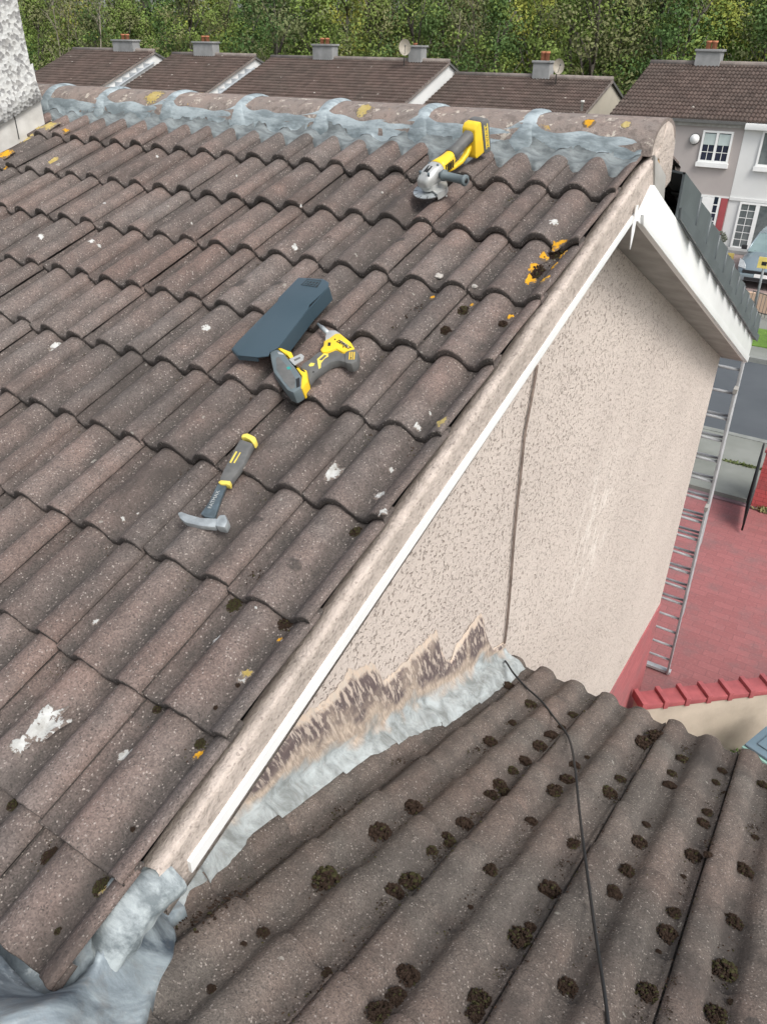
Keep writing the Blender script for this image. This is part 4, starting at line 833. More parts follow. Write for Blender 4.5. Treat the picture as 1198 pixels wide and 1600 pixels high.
# ------------------------------------------------------------------ yard wall with red coping, bin, weeds
A0 = Vector((.27, 3.12, 0)); A1 = Vector((2.6, 5.28, 0)); dv = (A1 - A0).normalized(); nv_ = Vector((dv.y, -dv.x, 0)); LW = (A1 - A0).length; ZT = -5.3
yw = empty('yard_wall', (A0.x, A0.y, ZG), 'cream rendered yard wall capped with chunky red-painted bricks', 'wall')
def wp(s, t, z): return A0 + dv * s + nv_ * t + Vector((0, 0, z))
M_CREAM = simple('stained_cream_render', (.50, .43, .35), (.38, .325, .265), 2.5, .9, .5, 40, .004)
mb = MB(); mb.prism([wp(0, -.085, ZG), wp(LW, -.085, ZG), wp(LW, .085, ZG), wp(0, .085, ZG)], (0, 0, ZT - .06 - ZG)); mb.build('wall_body', M_CREAM, yw)
for k in range(14):
    s0 = -.02 + k * .235
    mb = MB(); mb.prism([wp(s0 + .052, -.10, ZT - .058), wp(s0 + .233, -.10, ZT - .058), wp(s0 + .233, .10, ZT - .058), wp(s0 + .052, .10, ZT - .058)], (0, 0, .058)); mb.build('coping_brick', M_COPE, yw, bevel=.006)
    mb = MB(); mb.prism([wp(s0, -.112, ZT - .066), wp(s0 + .05, -.112, ZT - .066), wp(s0 + .05, .112, ZT - .066), wp(s0, .112, ZT - .066)], (0, 0, .105)); mb.build('coping_upright', M_COPE, yw, bevel=.006)
M_BINL = simple('blue_grey_bin_lid', (.15, .215, .26), (.12, .18, .22), 4, .5, .1, 50, spec=.4); M_BINB = simple('pale_green_bin', (.27, .48, .42), (.23, .42, .37), 4, .5)
bn = empty('wheelie_bin', (1.66, 3.35, ZG), 'wheelie bin with a blue-grey lid and pale green body at the right edge', 'wheelie bin')
Mz = Matrix.Translation(Vector((1.68, 3.35, ZG))) @ Matrix.Rotation(math.radians(-20), 4, 'Z')
mb = MB(); vs = [Mz @ Vector(p) for p in ((-.22, -.24, .06), (.22, -.24, .06), (.22, .24, .06), (-.22, .24, .06), (-.29, -.33, .98), (.29, -.33, .98), (.29, .33, .98), (-.29, .33, .98))]
mb.add(vs, [(0, 3, 2, 1), (4, 5, 6, 7), (0, 1, 5, 4), (1, 2, 6, 5), (2, 3, 7, 6), (3, 0, 4, 7)]); mb.build('bin_body', M_BINB, bn, bevel=.02)
mb = MB(); mb.box((-.31, -.36, .985), (.31, .35, 1.03), M=Mz); mb.build('bin_rim', M_BINB, bn, bevel=.012)
lid = MB(); lid.box((-.30, -.34, 1.032), (.30, .34, 1.065), M=Mz); lid = lid.build('bin_lid', M_BINL, bn, bevel=.02)
mb = MB(); mb.box((-.22, -.26, 1.0655), (.22, .26, 1.085), M=Mz); mb.build('lid_panel', M_BINL, lid, bevel=.018)
mb = MB(); mb.tube([Mz @ Vector((-.2, .40, 1.02)), Mz @ Vector((.2, .40, 1.02))], .016, 8); mb.build('bin_handle', M_BINL, bn)
for s_ in (-1, 1):
    mb = MB(); mb.tube([Mz @ Vector((s_ * .27, .24, .11)), Mz @ Vector((s_ * .23, .24, .11))], .11, 18); mb.build('wheel', M_BLACK, bn)
M_WEED = simple('weed_leaf', (.10, .22, .035), (.17, .30, .05), 14, .7); 
def leafball(name, c, rx, ry, rz, n, s0, s1, mats, seed, parent=None, shell=.35, thin=.38):
    rn = np.random.default_rng(seed); d = rn.normal(size=(n, 3)); d /= np.linalg.norm(d, axis=1)[:, None]; r = shell + (1 - shell) * rn.random(n) ** .6
    P = d * r[:, None] * np.array([rx, ry, rz]) + np.array(c); mb = MB()
    for p in P:
        a_ = Vector(rn.normal(size=3)).normalized(); b_ = a_.cross(Vector(rn.normal(size=3))).normalized(); s_ = rn.uniform(s0, s1); p = Vector(p)
        mb.add([p - a_ * s_, p + b_ * s_ * thin, p + a_ * s_, p - b_ * s_ * thin], [(0, 1, 2, 3)], int(rn.random() * len(mats)) % len(mats))
    return mb.build(name, mats, parent, fix=False)
q = hz(1148, 1187, ZG + .12)
tag(leafball('weed', (q.x, q.y, ZG + .13), .22, .20, .14, 260, .03, .075, [M_WEED], 3, thin=.3), 'low green weed at the foot of the cream wall, left of the bin', 'plant')
# ------------------------------------------------------------------ ladder against the front eaves
lad = empty('extension_ladder', (.05, 4.95, ZG), 'triple aluminium extension ladder leaning on the front eaves of the house', 'ladder')
Lb = Vector((.25, 4.96, ZG + .03)); Lt = hy(1158, 563, 4.12); Ld = (Lt - Lb); Ll = Ld.length; Ld.normalize(); Ln = Vector((0, -Ld.z, Ld.y)).normalized()
if Ln.y > 0: Ln = -Ln
def lsec(s0, s1, off, wid, name):
    root_x = Lb.x; parts = []
    for sx in (0, -1):
        mb = MB(); c0 = Lb + Ld * s0 - Ln * off + Vector((sx * wid, 0, 0)); c1 = Lb + Ld * s1 - Ln * off + Vector((sx * wid, 0, 0)); e1 = Vector((.012, 0, 0)); e2 = Ln * .030
        mb.prism([c0 - e1 - e2, c0 + e1 - e2, c0 + e1 + e2, c0 - e1 + e2], c1 - c0); mb.build('stile', M_LADD, lad, bevel=.003)
        mb = MB(); cc_ = c1 + Ld * .01; mb.prism([cc_ - e1 * 1.4 - e2 * 1.15, cc_ + e1 * 1.4 - e2 * 1.15, cc_ + e1 * 1.4 + e2 * 1.15, cc_ - e1 * 1.4 + e2 * 1.15], Ld * .05); mb.build('stile_end_cap', M_SOFFIT, lad)
    s_ = .25 * math.ceil(s0 / .25 + .2)
    while s_ < s1 - .05:
        c0 = Lb + Ld * s_ - Ln * off; mb = MB(); mb.tube([c0, c0 + Vector((-wid, 0, 0))], .0145, 8); mb.build('rung', M_LADD, lad); s_ += .25
sA = (hy(1110, 785, 4.6) - Lb).length; sB = (hy(1148, 620, 4.2) - Lb).length
lsec(0, min(sA, Ll * .68), .0, .42, 'a'); lsec(1.02, min(sB, Ll * .93), .066, .37, 'b'); lsec(2.1, Ll + .02, .128, .33, 'c')
mb = MB(); mb.prism([Lb + Vector((-.44, -.02, .0)), Lb + Vector((.03, -.02, 0)), Lb + Vector((.03, .05, 0)), Lb + Vector((-.44, .05, 0))], (0, 0, .035)); mb.build('foot_bar', M_LADD, lad)
# ------------------------------------------------------------------ gate and red brick front wall
gt = empty('metal_gate', (.2, 9.9, ZG), 'open black metal gate leaf beside the red brick wall', 'gate')
g0 = Vector((.20, 9.95, 0)); g1 = Vector((.315, 8.98, 0))
def gz(f): return -5.24 - .50 * f + .06 * math.sin(f * 3.14)
for k in range(13):
    f = k / 12; p = g0 + (g1 - g0) * f; mb = MB(); r_ = .018 if k in (0, 12) else .008; mb.tube([p + Vector((0, 0, ZG + .06)), p + Vector((0, 0, gz(f) + (.03 if k in (0, 12) else 0)))], r_, 6); mb.build('gate_bar', M_BLACK, gt)
for nm, zf in (('top_rail', lambda f: gz(f) - .01), ('middle_rail', lambda f: gz(f) - .16), ('bottom_rail', lambda f: ZG + .12)):
    mb = MB(); mb.tube([(g0 + (g1 - g0) * f) + Vector((0, 0, zf(f))) for f in np.linspace(0, 1, 13)], .014, 6); mb.build(nm, M_BLACK, gt)
mb = MB(); s1 = (g1 - g0).normalized(); mb.prism([g0 + s1 * .05 + Vector((.012, 0, ZG + .13)), g1 - s1 * .05 + Vector((.012, 0, ZG + .13)), g1 - s1 * .05 + Vector((.012, 0, gz(.95) - .17)), g0 + s1 * .05 + Vector((.012, 0, gz(.05) - .17))], (.002, 0, 0)); mb.build('infill_panel', simple('black_mesh_panel', (.03, .03, .032)), gt)
bw = empty('brick_boundary_wall', (1.2, 10.05, ZG), 'red-painted brick boundary wall behind the black gate at the right edge', 'wall')
mb = MB(); mb.box((.27, 9.96, ZG), (2.6, 10.16, -5.36)); mb.build('wall_body', M_RBRICKX, bw); mb = MB(); mb.box((.245, 9.93, -5.358), (2.6, 10.19, -5.30)); mb.build('coping', M_COPE, bw, bevel=.006)
q = hz(1196, 802, ZG); tag(leafball('weed', (q.x + .05, 9.90, ZG + .04), .30, .07, .07, 200, .02, .05, [simple('dry_weed', (.22, .19, .09), (.14, .15, .05), 20)], 5), 'dry weeds along the foot of the red brick wall', 'plant')
q = hz(1160, 727, ZG + .1); tag(leafball('weed', (q.x, q.y, ZG + .11), .42, .05, .03, 240, .02, .05, [simple('mossy_weed', (.12, .17, .05), (.16, .18, .08), 20)], 6), 'thin green line of weeds on the grey footpath', 'plant')
# ------------------------------------------------------------------ far side: fence, post signs, car
fn = empty('railing_fence', (-1.6, 21.7, ZG), 'low dark metal railing fence in front of the parked car', 'fence')
fx0, fx1 = -2.13, .6; fy = lambda x: 21.98 - (x + 2.12) * .5
for nm, z_ in (('top_rail', ZG + .66), ('bottom_rail', ZG + .12)):
    mb = MB(); mb.tube([(fx0, fy(fx0), z_), (fx1, fy(fx1), z_)], .014, 6); mb.build(nm, M_GREYR, fn)
x = fx0
while x < fx1: mb = MB(); mb.tube([(x, fy(x), ZG + .0), (x, fy(x), ZG + .68)], .008, 5); mb.build('railing_bar', M_GREYR, fn); x += .10
mb = MB(); mb.box((-2.6, 22.35, ZG - .02), (1.5, 22.50, ZG + .52)); tag(mb.build('dwarf_wall', simple('peach_render', (.52, .37, .27), (.44, .32, .24), 2)), 'low peach-painted dwarf wall behind the railings', 'wall')
sheet('parking_bay', [(-7.0, 22.6), (2.5, 22.6), (2.5, 30.4), (-7.0, 30.4)], ZG - .012, simple('parking_paving', (.27, .20, .185), (.21, .165, .155), 1.2, .9))
def sign(px0, base, top, pl, label, grp, r, mat):
    s_ = empty('sign_post', (base.x, base.y, ZG), label, 'sign'); mb = MB(); mb.tube([base, top], r, 10); mb.build('post', mat, s_)
    mb = MB(); mb.box((top.x - pl / 2, top.y - .035, top.z - pl * .9), (top.x + pl / 2, top.y - .03 + .02, top.z)); mb.build('sign_plate', M_YELP2, s_)
    mb = MB(); mb.box((top.x - pl * .2, top.y - .040, top.z - pl * .65), (top.x + pl * .2, top.y - .036, top.z - pl * .35)); mb.build('sign_symbol', M_BLACK, s_)
M_YELP2 = simple('faded_yellow_sign', (.72, .58, .17), (.62, .50, .15), 6, .5); M_POST = simple('galvanised_post', (.24, .26, .27), (.18, .195, .2), 6, .5)
b_ = hz(1175, 494, ZG); sign(0, Vector((b_.x, b_.y, ZG)), hy(1196, 402, b_.y), .34, 'tall grey post with a yellow plate at its top, in front of the car', '', .035, M_POST)
b_ = hz(1137, 420, ZG); sign(0, Vector((b_.x, b_.y, ZG)), hy(1140, 395, b_.y), .30, 'short white post with a small yellow plate left of the car', '', .025, M_WHITED)
car = empty('parked_car', (-2.35, 27.3, ZG), 'silver-blue parked car facing the camera outside the white house', 'car')
M_CAR = simple('silver_blue_paint', (.27, .33, .36), (.24, .30, .33), 2, .25, metal=.45, spec=.6); M_CGL = simple('car_glass', (.15, .21, .215), (.20, .27, .27), 2, .08, spec=.7); M_CTRIM = simple('car_black_trim', (.025, .025, .027), None, 8, .5); M_LAMP = simple('headlight_glass', (.55, .58, .58), (.4, .42, .43), 14, .12, spec=.7)
CXc, CY0, CWd = -2.36, 25.05, .88
def csec(y, hw, zb_, zt, crown=.04, n=7):
    row = []
    L_ = [(-hw * .93, zb_), (-hw, zb_ + .12), (-hw, zt - .16), (-hw * .90, zt - .03)] + [(hw * f, zt + crown * (1 - f * f)) for f in (-.6, -.2, .2, .6)] + [(hw * .90, zt - .03), (hw, zt - .16), (hw, zb_ + .12), (hw * .93, zb_)]
    return [Vector((CXc + a_, CY0 + y, ZG + z)) for a_, z in L_]
mb = MB(); secs = [csec(.0, .62, .30, .56, .01), csec(.05, .76, .22, .66, .02), csec(.22, .85, .20, .78), csec(.6, .88, .2, .86), csec(1.05, .88, .2, .94), csec(2.0, .88, .2, .96), csec(3.3, .88, .2, .98), csec(3.9, .84, .24, .98), csec(4.1, .76, .3, .9)]
mb.grid(secs, cu=True); k = len(secs[0]); mb.f += [tuple(range(k)), tuple(len(mb.v) - k + j for j in range(k))]; mb.m += [0, 0]; mb.sm += [False] * 2; body = mb.build('body', M_CAR, car)
def rsec(y, hw, z): return [Vector((CXc - hw, CY0 + y, ZG + z)), Vector((CXc - hw * .5, CY0 + y, ZG + z + .03)), Vector((CXc + hw * .5, CY0 + y, ZG + z + .03)), Vector((CXc + hw, CY0 + y, ZG + z))]
mb = MB(); mb.grid([rsec(1.0, .80, .93), rsec(1.35, .74, 1.17), rsec(1.75, .66, 1.42)]); mb.build('windscreen', M_CGL, car, fix=False)
mb = MB(); mb.grid([rsec(1.74, .66, 1.425), rsec(2.2, .66, 1.49), rsec(3.1, .65, 1.47), rsec(3.5, .62, 1.40)]); mb.build('roof', M_CAR, car, fix=False)
mb = MB(); mb.grid([rsec(3.49, .62, 1.405), rsec(3.95, .74, .98)]); mb.build('rear_window', M_CGL, car, fix=False)
for s_ in (-1, 1):
    mb = MB(); P = [(1.02, .805, .92), (1.76, .665, 1.42), (3.48, .625, 1.40), (3.93, .745, .97)]
    mb.add([Vector((CXc + s_ * w_, CY0 + y, ZG + z)) for y, w_, z in P], [(0, 1, 2, 3)]); mb.build('side_window', M_CGL, car, fix=False)
    mb = MB(); mb.tube([Vector((CXc + s_ * .80, CY0 + 1.0, ZG + .94)), Vector((CXc + s_ * .74, CY0 + 1.35, ZG + 1.18)), Vector((CXc + s_ * .66, CY0 + 1.76, ZG + 1.43)), Vector((CXc + s_ * .62, CY0 + 3.5, ZG + 1.41))], .025, 6); mb.build('pillar', M_CAR, car)
    mb = MB(); mb.prism([Vector((CXc + s_ * a_, CY0 + y, ZG + z)) for a_, y, z in ((.58, -.005, .58), (.82, .12, .60), (.86, .42, .80), (.70, .22, .775), (.60, .06, .68))], (s_ * .02, -.03, .02)); mb.build('headlight', M_LAMP, car, bevel=.01)
    mb = MB(); mb.box((CXc + s_ * .95 - .09, CY0 + 1.12, ZG + .96), (CXc + s_ * .95 + .09, CY0 + 1.22, ZG + 1.10)); mb.build('wing_mirror', M_CTRIM, car, bevel=.03)
    for yy in (.75, 3.3):
        mb = MB(); mb.tube([Vector((CXc + s_ * .70, CY0 + yy, ZG + .31)), Vector((CXc + s_ * .895, CY0 + yy, ZG + .31))], .31, 20); wh = mb.build('wheel', M_CTRIM, car); mb = MB(); mb.tube([Vector((CXc + s_ * .80, CY0 + yy, ZG + .31)), Vector((CXc + s_ * .90, CY0 + yy, ZG + .31))], .19, 16); mb.build('rim', M_ALU, wh)
mb = MB(); mb.box((CXc - .66, CY0 - .04, ZG + .47), (CXc + .66, CY0 + .03, ZG + .56)); mb.build('grille', M_CTRIM, car, bevel=.01)
mb = MB(); mb.box((CXc - .80, CY0 - .10, ZG + .24), (CXc + .80, CY0 + .10, ZG + .46)); mb.build('bumper', M_CAR, car, bevel=.04)
mb = MB(); mb.box((CXc - .55, CY0 - .105, ZG + .26), (CXc + .55, CY0 - .098, ZG + .36)); mb.build('lower_intake', M_CTRIM, car)
mb = MB(); mb.box((CXc - .26, CY0 - .112, ZG + .38), (CXc + .26, CY0 - .106, ZG + .49)); mb.build('number_plate', M_WHITE, car)
for s_ in (-.3, .25): mb = MB(); mb.tube([Vector((CXc + s_ - .3, CY0 + 1.04, ZG + .965)), Vector((CXc + s_ + .25, CY0 + 1.22, ZG + 1.09))], .010, 5); mb.build('wiper', M_CTRIM, car)
# ------------------------------------------------------------------ houses across the street
M_RT = NT('far_brown_roof_tile'); n0 = M_RT.noise(.5, 4); n1 = M_RT.noise(6, 4, .7); c_ = M_RT.mix(M_RT.map(n0.outputs[0], .35, .65), (.088, .063, .054), (.072, .056, .048)); c_ = M_RT.mix(M_RT.map(n1.outputs[0], .5, .72, 0, .6), c_, (.125, .098, .085))
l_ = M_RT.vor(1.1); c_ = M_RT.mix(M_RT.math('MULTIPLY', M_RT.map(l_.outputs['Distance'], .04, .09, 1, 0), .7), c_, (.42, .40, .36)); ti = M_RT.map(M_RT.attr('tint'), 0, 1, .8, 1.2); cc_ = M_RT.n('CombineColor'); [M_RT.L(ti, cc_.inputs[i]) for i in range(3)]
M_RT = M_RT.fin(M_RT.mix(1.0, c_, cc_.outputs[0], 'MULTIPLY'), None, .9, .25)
M_FRIDGE = simple('far_ridge_tile', (.22, .19, .17), (.15, .13, .12), 3, .9); M_FWALLW = simple('far_white_wall', (.68, .69, .68), (.62, .63, .62), .8, .9, .3, 30); M_FWALLG = simple('far_beige_grey_wall', (.40, .365, .35), (.355, .325, .312), .8, .9, .3, 30)
M_FWALLC = simple('far_cream_wall', (.52, .48, .40), (.45, .42, .35), .8, .9); M_CHIMG = simple('grey_rendered_chimney', (.30, .305, .305), (.20, .205, .205), 1.6, .9, .4, 30); M_POT = simple('terracotta_pot', (.46, .19, .10), (.36, .15, .085), 6, .8); M_LEADF = simple('far_lead', (.36, .39, .41), (.26, .28, .30), 3, .6); M_DISH = simple('grey_dish', (.34, .31, .26), (.26, .24, .20), 5, .6)
TF = math.tan(math.radians(21.5)); DEP = 4.35
def far_roof(x0, x1, yr, zr, parent, yb=None):
    mb = MB(); T = []; rows = 15; g = DEP / rows; n = max(4, int(round((x1 - x0) / .30))) 
    for r in range(rows):
        ys_ = [yr - r * g, yr - (r + 1) * g]; vb = []
        for k in range(n):
            tint = random.random(); w_ = (x1 - x0) / n; xs_ = [x0 + w_ * k + w_ * f for f in (0, .12, .25, .38, .5, .62, .75, .88, .995)]; hs = [0, .028, .042, .028, 0, .028, .042, .028, -.005]
            P = []
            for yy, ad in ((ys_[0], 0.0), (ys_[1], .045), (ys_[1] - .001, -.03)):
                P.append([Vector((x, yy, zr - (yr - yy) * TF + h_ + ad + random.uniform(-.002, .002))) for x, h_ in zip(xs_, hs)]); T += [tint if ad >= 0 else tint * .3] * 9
            mb.grid(P, smooth=False)
    mb.build('roof_tiles', M_RT, parent, fix=False, attrs={'tint': T})
    mb = MB(); mb.prism([(x0, yr, zr - .05), (x0, yr + DEP + .2, zr - .05 - (DEP + .2) * TF), (x1, yr + DEP + .2, zr - .05 - (DEP + .2) * TF), (x1, yr, zr - .05)], (0, 0, .05)); mb.build('rear_roof_slope', M_RT, parent, fix=False)
    mb = MB(); mb.tube([(x0, yr, zr + .02), ((x0 + x1) / 2, yr, zr + .03), (x1, yr, zr + .02)], .12, 10); mb.build('ridge', M_FRIDGE, parent)
def far_house(x0, x1, yr, zr, label, wall=M_FWALLW, gable=M_FWALLW, steps=None, verge=True):
    h = empty('far_house', ((x0 + x1) / 2, yr, ZG), label, 'house', 'terraced houses across the street'); far_roof(x0, x1, yr, zr, h); ze = zr - DEP * TF
    mb = MB(); mb.prism([(x1 - .30, yr - DEP + .15, ZG), (x1 - .30, yr + DEP - .15, ZG), (x1 - .30, yr + DEP - .15, ze - .02), (x1 - .30, yr, zr - .10), (x1 - .30, yr - DEP + .15, ze - .02)], (.22, 0, 0)); mb.build('gable_wall', gable, h)
    mb = MB(); mb.box((x0 + .02, yr - DEP + .12, ZG), (x1 - .302, yr + DEP - .12, ze - .08)); mb.build('front_wall', wall, h)
    mb = MB(); mb.box((x0 + .02, yr - DEP - .10, ze - .13), (x1, yr - DEP - .01, ze - .03)); mb.build('gutter', M_GUT, h)
    if verge:
        for s_, y_ in ((1, -1), (1, 1)):
            mb = MB(); ye = yr + y_ * (DEP + .02); mb.prism([(x1 - .02, yr, zr - .12), (x1 - .02, ye, ze - .12), (x1 - .02, ye, ze - .02), (x1 - .02, yr, zr - .01)], (.05, 0, 0)); mb.build('verge_board', M_FRIDGE if y_ < 0 else M_GREYR, h)
    return h
def chimney(h, px0, px1, pyt, pyb, yr, pots, label_pot=True, poth=.28):
    a_ = hy(px0, pyb, yr - .25); b_ = hy(px1, pyb, yr - .25); t_ = hy((px0 + px1) / 2, pyt, yr - .25); x0, x1 = a_.x, b_.x; w_ = (x1 - x0) * .86; x1 = x0 + w_
    mb = MB(); mb.box((x0, yr - .27, a_.z - .8), (x1, yr + .27, t_.z - .08)); ch = mb.build('chimney', M_CHIMG, h)
    mb = MB(); mb.box((x0 - .06, yr - .33, t_.z - .078), (x1 + .06, yr + .33, t_.z + .01)); mb.build('chimney_cap', M_CHIMG, ch, bevel=.01)
    for f in pots:
        x = x0 + w_ * f; mb = MB(); mb.tube([(x, yr, t_.z), (x, yr, t_.z + poth * .75), (x, yr, t_.z + poth * .76), (x, yr, t_.z + poth)], [.11, .10, .12, .12], 12); mb.build('chimney_pot', M_POT, ch)
def steps(h, x, yr, zr, n=7):
    mb = MB(); z0 = lambda y: zr - .48 - (yr - y) * TF
    for k in range(n):
        y0_ = yr - .35 - k * .55; mb = MB(); mb.prism([(x, y0_, z0(y0_) + .02), (x, y0_ - .5, z0(y0_ - .5) + .02), (x, y0_ - .5, z0(y0_) + .04)], (.006, 0, 0)); mb.build('stepped_flashing', M_LEADF, h)
    mb = MB(); mb.prism([(x, yr - .1, z0(yr - .1) + .02), (x, yr - DEP, z0(yr - DEP) + .02), (x + .12, yr - DEP, z0(yr - DEP) - .01), (x + .12, yr - .1, z0(yr - .1) - .01)], (0, 0, -.02)); mb.build('abutment_flashing', M_LEADF, h)
def rx(px, py, yr): return hy(px, py, yr)
a_, b_ = rx(115, 74, 32.8), rx(241, 79, 32.8); h1 = far_house(a_.x, b_.x, 32.8, (a_.z + b_.z) / 2 - .08, 'brown-roofed far house with a grey chimney at the far left, bare saplings behind'); chimney(h1, 178, 214, 62, 79, 32.8, (.4, .62)); z1 = (a_.z + b_.z) / 2 - .08
steps(h1, b_.x - .075, 32.8, z1)
a2, b2 = rx(246, 80, 34.2), rx(399, 86, 34.2); h2 = far_house(b_.x + .03, b2.x, 34.2, (a2.z + b2.z) / 2 - .10, 'second far house from the left, brown roof with one grey chimney near its ridge middle'); chimney(h2, 303, 338, 65, 82, 34.2, (.4, .62)); z2 = (a2.z + b2.z) / 2 - .10
steps(h2, b2.x - .075, 34.2, z2)
a3, b3 = rx(403, 84, 35.5), rx(702, 97, 35.5); h3 = far_house(b2.x + .03, b3.x, 35.5, (a3.z + b3.z) / 2 - .08, 'widest far roof, carrying two grey chimneys, with a white gable at its right end'); chimney(h3, 489, 524, 69, 87, 35.5, (.35, .62)); chimney(h3, 638, 661, 71, 91, 35.5, (.3,), poth=.1)
a4, b4 = rx(716, 113, 36.1), rx(957, 124, 36.1); h4 = far_house(b3.x + .03, b4.x, 36.1, (a4.z + b4.z) / 2 - .06, 'lowest far roof, with orange chimney pots and a cream gable, right of the white gable', gable=M_FWALLC); chimney(h4, 831, 861, 95, 119, 36.1, (.42, .68), poth=.38)
mb = MB(); q = hy(909, 165, 36.1 - 3.4); mb.tube([q + Vector((0, 0, -.2)), q + Vector((0, 0, .12)), q + Vector((0, 0, .121)), q + Vector((0, 0, .2))], [.06, .06, .1, .08], 8); mb.build('roof_vent', M_WHITED, h4)
x0h = rx(1016, 98, 34.85); sx_ = hy(1165, 190, 30.5).x
zr5 = x0h.z - .02; YR5 = 34.85
def front(h): pass
h5 = empty('far_house', ((x0h.x + sx_) / 2, YR5, ZG), 'beige-grey far house with a white grid window and a round white alarm box', 'house', 'terraced houses across the street'); far_roof(x0h.x, sx_, YR5, zr5, h5)
h6 = empty('far_house', (sx_ + 4, YR5, ZG), 'white-painted far house with white fascia and glazed porch doors at the right edge', 'house', 'terraced houses across the street'); far_roof(sx_ + .01, sx_ + 8, YR5, zr5, h6)
ze5 = zr5 - DEP * TF; yF5 = 30.62
mb = MB(); mb.prism([(x0h.x + .15, yF5, ZG), (x0h.x + .15, YR5 + DEP, ZG), (x0h.x + .15, YR5 + DEP, ze5), (x0h.x + .15, YR5, zr5 - .1), (x0h.x + .15, yF5, ze5)], (sx_ - x0h.x - .15, 0, 0)); mb.build('wall', M_FWALLG, h5)
mb = MB(); mb.prism([(sx_ + .003, yF5 - .01, ZG), (sx_ + .003, YR5 + DEP, ZG), (sx_ + .003, YR5 + DEP, ze5), (sx_ + .003, YR5, zr5 - .1), (sx_ + .003, yF5 - .01, ze5)], (8, 0, 0)); mb.build('wall', M_FWALLW, h6)
mb = MB(); mb.box((x0h.x, 30.40, ze5 - .10), (sx_ - .01, 30.52, ze5 + .0)); mb.build('gutter', M_GREYR, h5); mb = MB(); mb.box((x0h.x + .16, 30.53, ze5 - .22), (sx_ - .01, 30.61, ze5 - .04)); mb.build('fascia', M_SOFFIT, h5)
mb = MB(); mb.box((sx_ + .02, 30.36, ze5 - .24), (sx_ + 8, 30.60, ze5 - .03)); mb.build('fascia', M_WHITE, h6, bevel=.02)
chimney(h5, 1084, 1129, 77, 100, YR5, (.38, .62), poth=.3)
YW = 30.60
def P5(px, py, dy=0): q = hy(px, py, YW); return q.x, q.z
def window(h, x0, x1, z0, z1, yw, ncol=2, blind=.0, grid=True, glass=M_GLASS, transom=False, sill=True):
    f = .07; mb = MB(); fr = None
    mb.box((x0, yw - .07, z0), (x1, yw - .005, z0 + f)); mb.box((x0, yw - .07, z1 - f), (x1, yw - .005, z1)); mb.box((x0, yw - .07, z0 + f), (x0 + f, yw - .005, z1 - f)); mb.box((x1 - f, yw - .07, z0 + f), (x1, yw - .005, z1 - f))
    w_ = (x1 - x0) / ncol
    for k in range(1, ncol): mb.box((x0 + w_ * k - .045, yw - .068, z0 + f), (x0 + w_ * k + .045, yw - .006, z1 - f))
    fr = mb.build('window', M_WHITE, h)
    for k in range(ncol):
        a_, b_ = x0 + w_ * k + f * (1 if k == 0 else .7), x0 + w_ * (k + 1) - f * (1 if k == ncol - 1 else .7)
        mb = MB(); mb.box((a_, yw - .03, z0 + f), (b_, yw - .02, z1 - f)); mb.build('pane', glass, fr)
        if blind: mb = MB(); mb.box((a_ + .01, yw - .036, z1 - f - (z1 - z0) * blind), (b_ - .01, yw - .0305, z1 - f - .03)); mb.build('blind', M_BLIND, fr)
        if grid:
            mx = (a_ + b_) / 2; mb = MB(); mb.box((mx - .011, yw - .044, z0 + f), (mx + .011, yw - .038, z1 - f - (z1 - z0) * blind)); mb.build('glazing_bar', M_WHITE, fr)
            zz = z0 + f; hh_ = (z1 - z0) * (1 - blind) - f * 1.5; nb_ = 2 if blind else 6
            for j in range(1, nb_): mb = MB(); mb.box((a_, yw - .0375, zz + hh_ * j / nb_ - .011), (b_, yw - .0365 + .003, zz + hh_ * j / nb_ + .011)); mb.build('glazing_bar', M_WHITE, fr)
    if sill: mb = MB(); mb.box((x0 - .04, yw - .14, z0 - .16), (x1 + .04, yw - .004, z0 - .002)); mb.build('sill', M_WHITE, fr)
    return fr
window(h5, -6.36, -5.27, -3.36, -2.28, yF5, 2, blind=.38)
window(h6, -4.28, -2.9, -3.36, -2.18, yF5 - .01, 2, grid=False, glass=M_GLASSG, blind=0)
q = hy(1085, 217, YW); mb = MB(); mb.tube([(q.x, yF5 - .002, q.z), (q.x, yF5 - .12, q.z)], .17, 16); al = mb.build('alarm_box', M_WHITE, h5)
mb = MB(); mb.tube([(q.x, yF5 - .001, q.z), (q.x, yF5 - .05, q.z)], .20, 16); mb.build('alarm_backplate', M_GREYR, al)
mb = MB(); mb.box((-7.5, yF5 - .03, -4.56), (sx_ - .02, yF5 - .002, -4.50)); mb.build('door_head_line', M_FWALLW, h5); mb = MB(); mb.box((sx_ + .01, yF5 - .06, -4.60), (sx_ + 8, yF5 - .012, -4.50)); mb.build('door_head_line', M_FWALLW, h6)
dz = ZG + .15
mb = MB(); mb.box((-6.55, yF5 - .06, dz), (-5.22, yF5 - .003, -4.57)); dr = mb.build('front_door', M_WHITE, h5)
mb = MB(); P = [(-6.0 + .17 * math.cos(q), yF5 - .064, -5.12 + .26 * math.sin(q)) for q in np.linspace(0, 6.28, 20, endpoint=False)]; mb.prism(P, (0, .003, 0)); mb.build('oval_glass', M_GLASS, dr)
for k in range(5): mb = MB(); z_ = dz + .25 + k * .30; mb.box((-5.45, yF5 - .064, z_), (-5.30, yF5 - .061, z_ + .26)); mb.build('side_light', M_GLASS, dr)
mb = MB(); mb.box((-5.20, yF5 - .05, dz - .1), (sx_ - .03, yF5 - .003, -4.57)); mb.build('red_pilaster', simple('red_painted_pier', (.36, .075, .085), (.30, .07, .075), 3), h5)
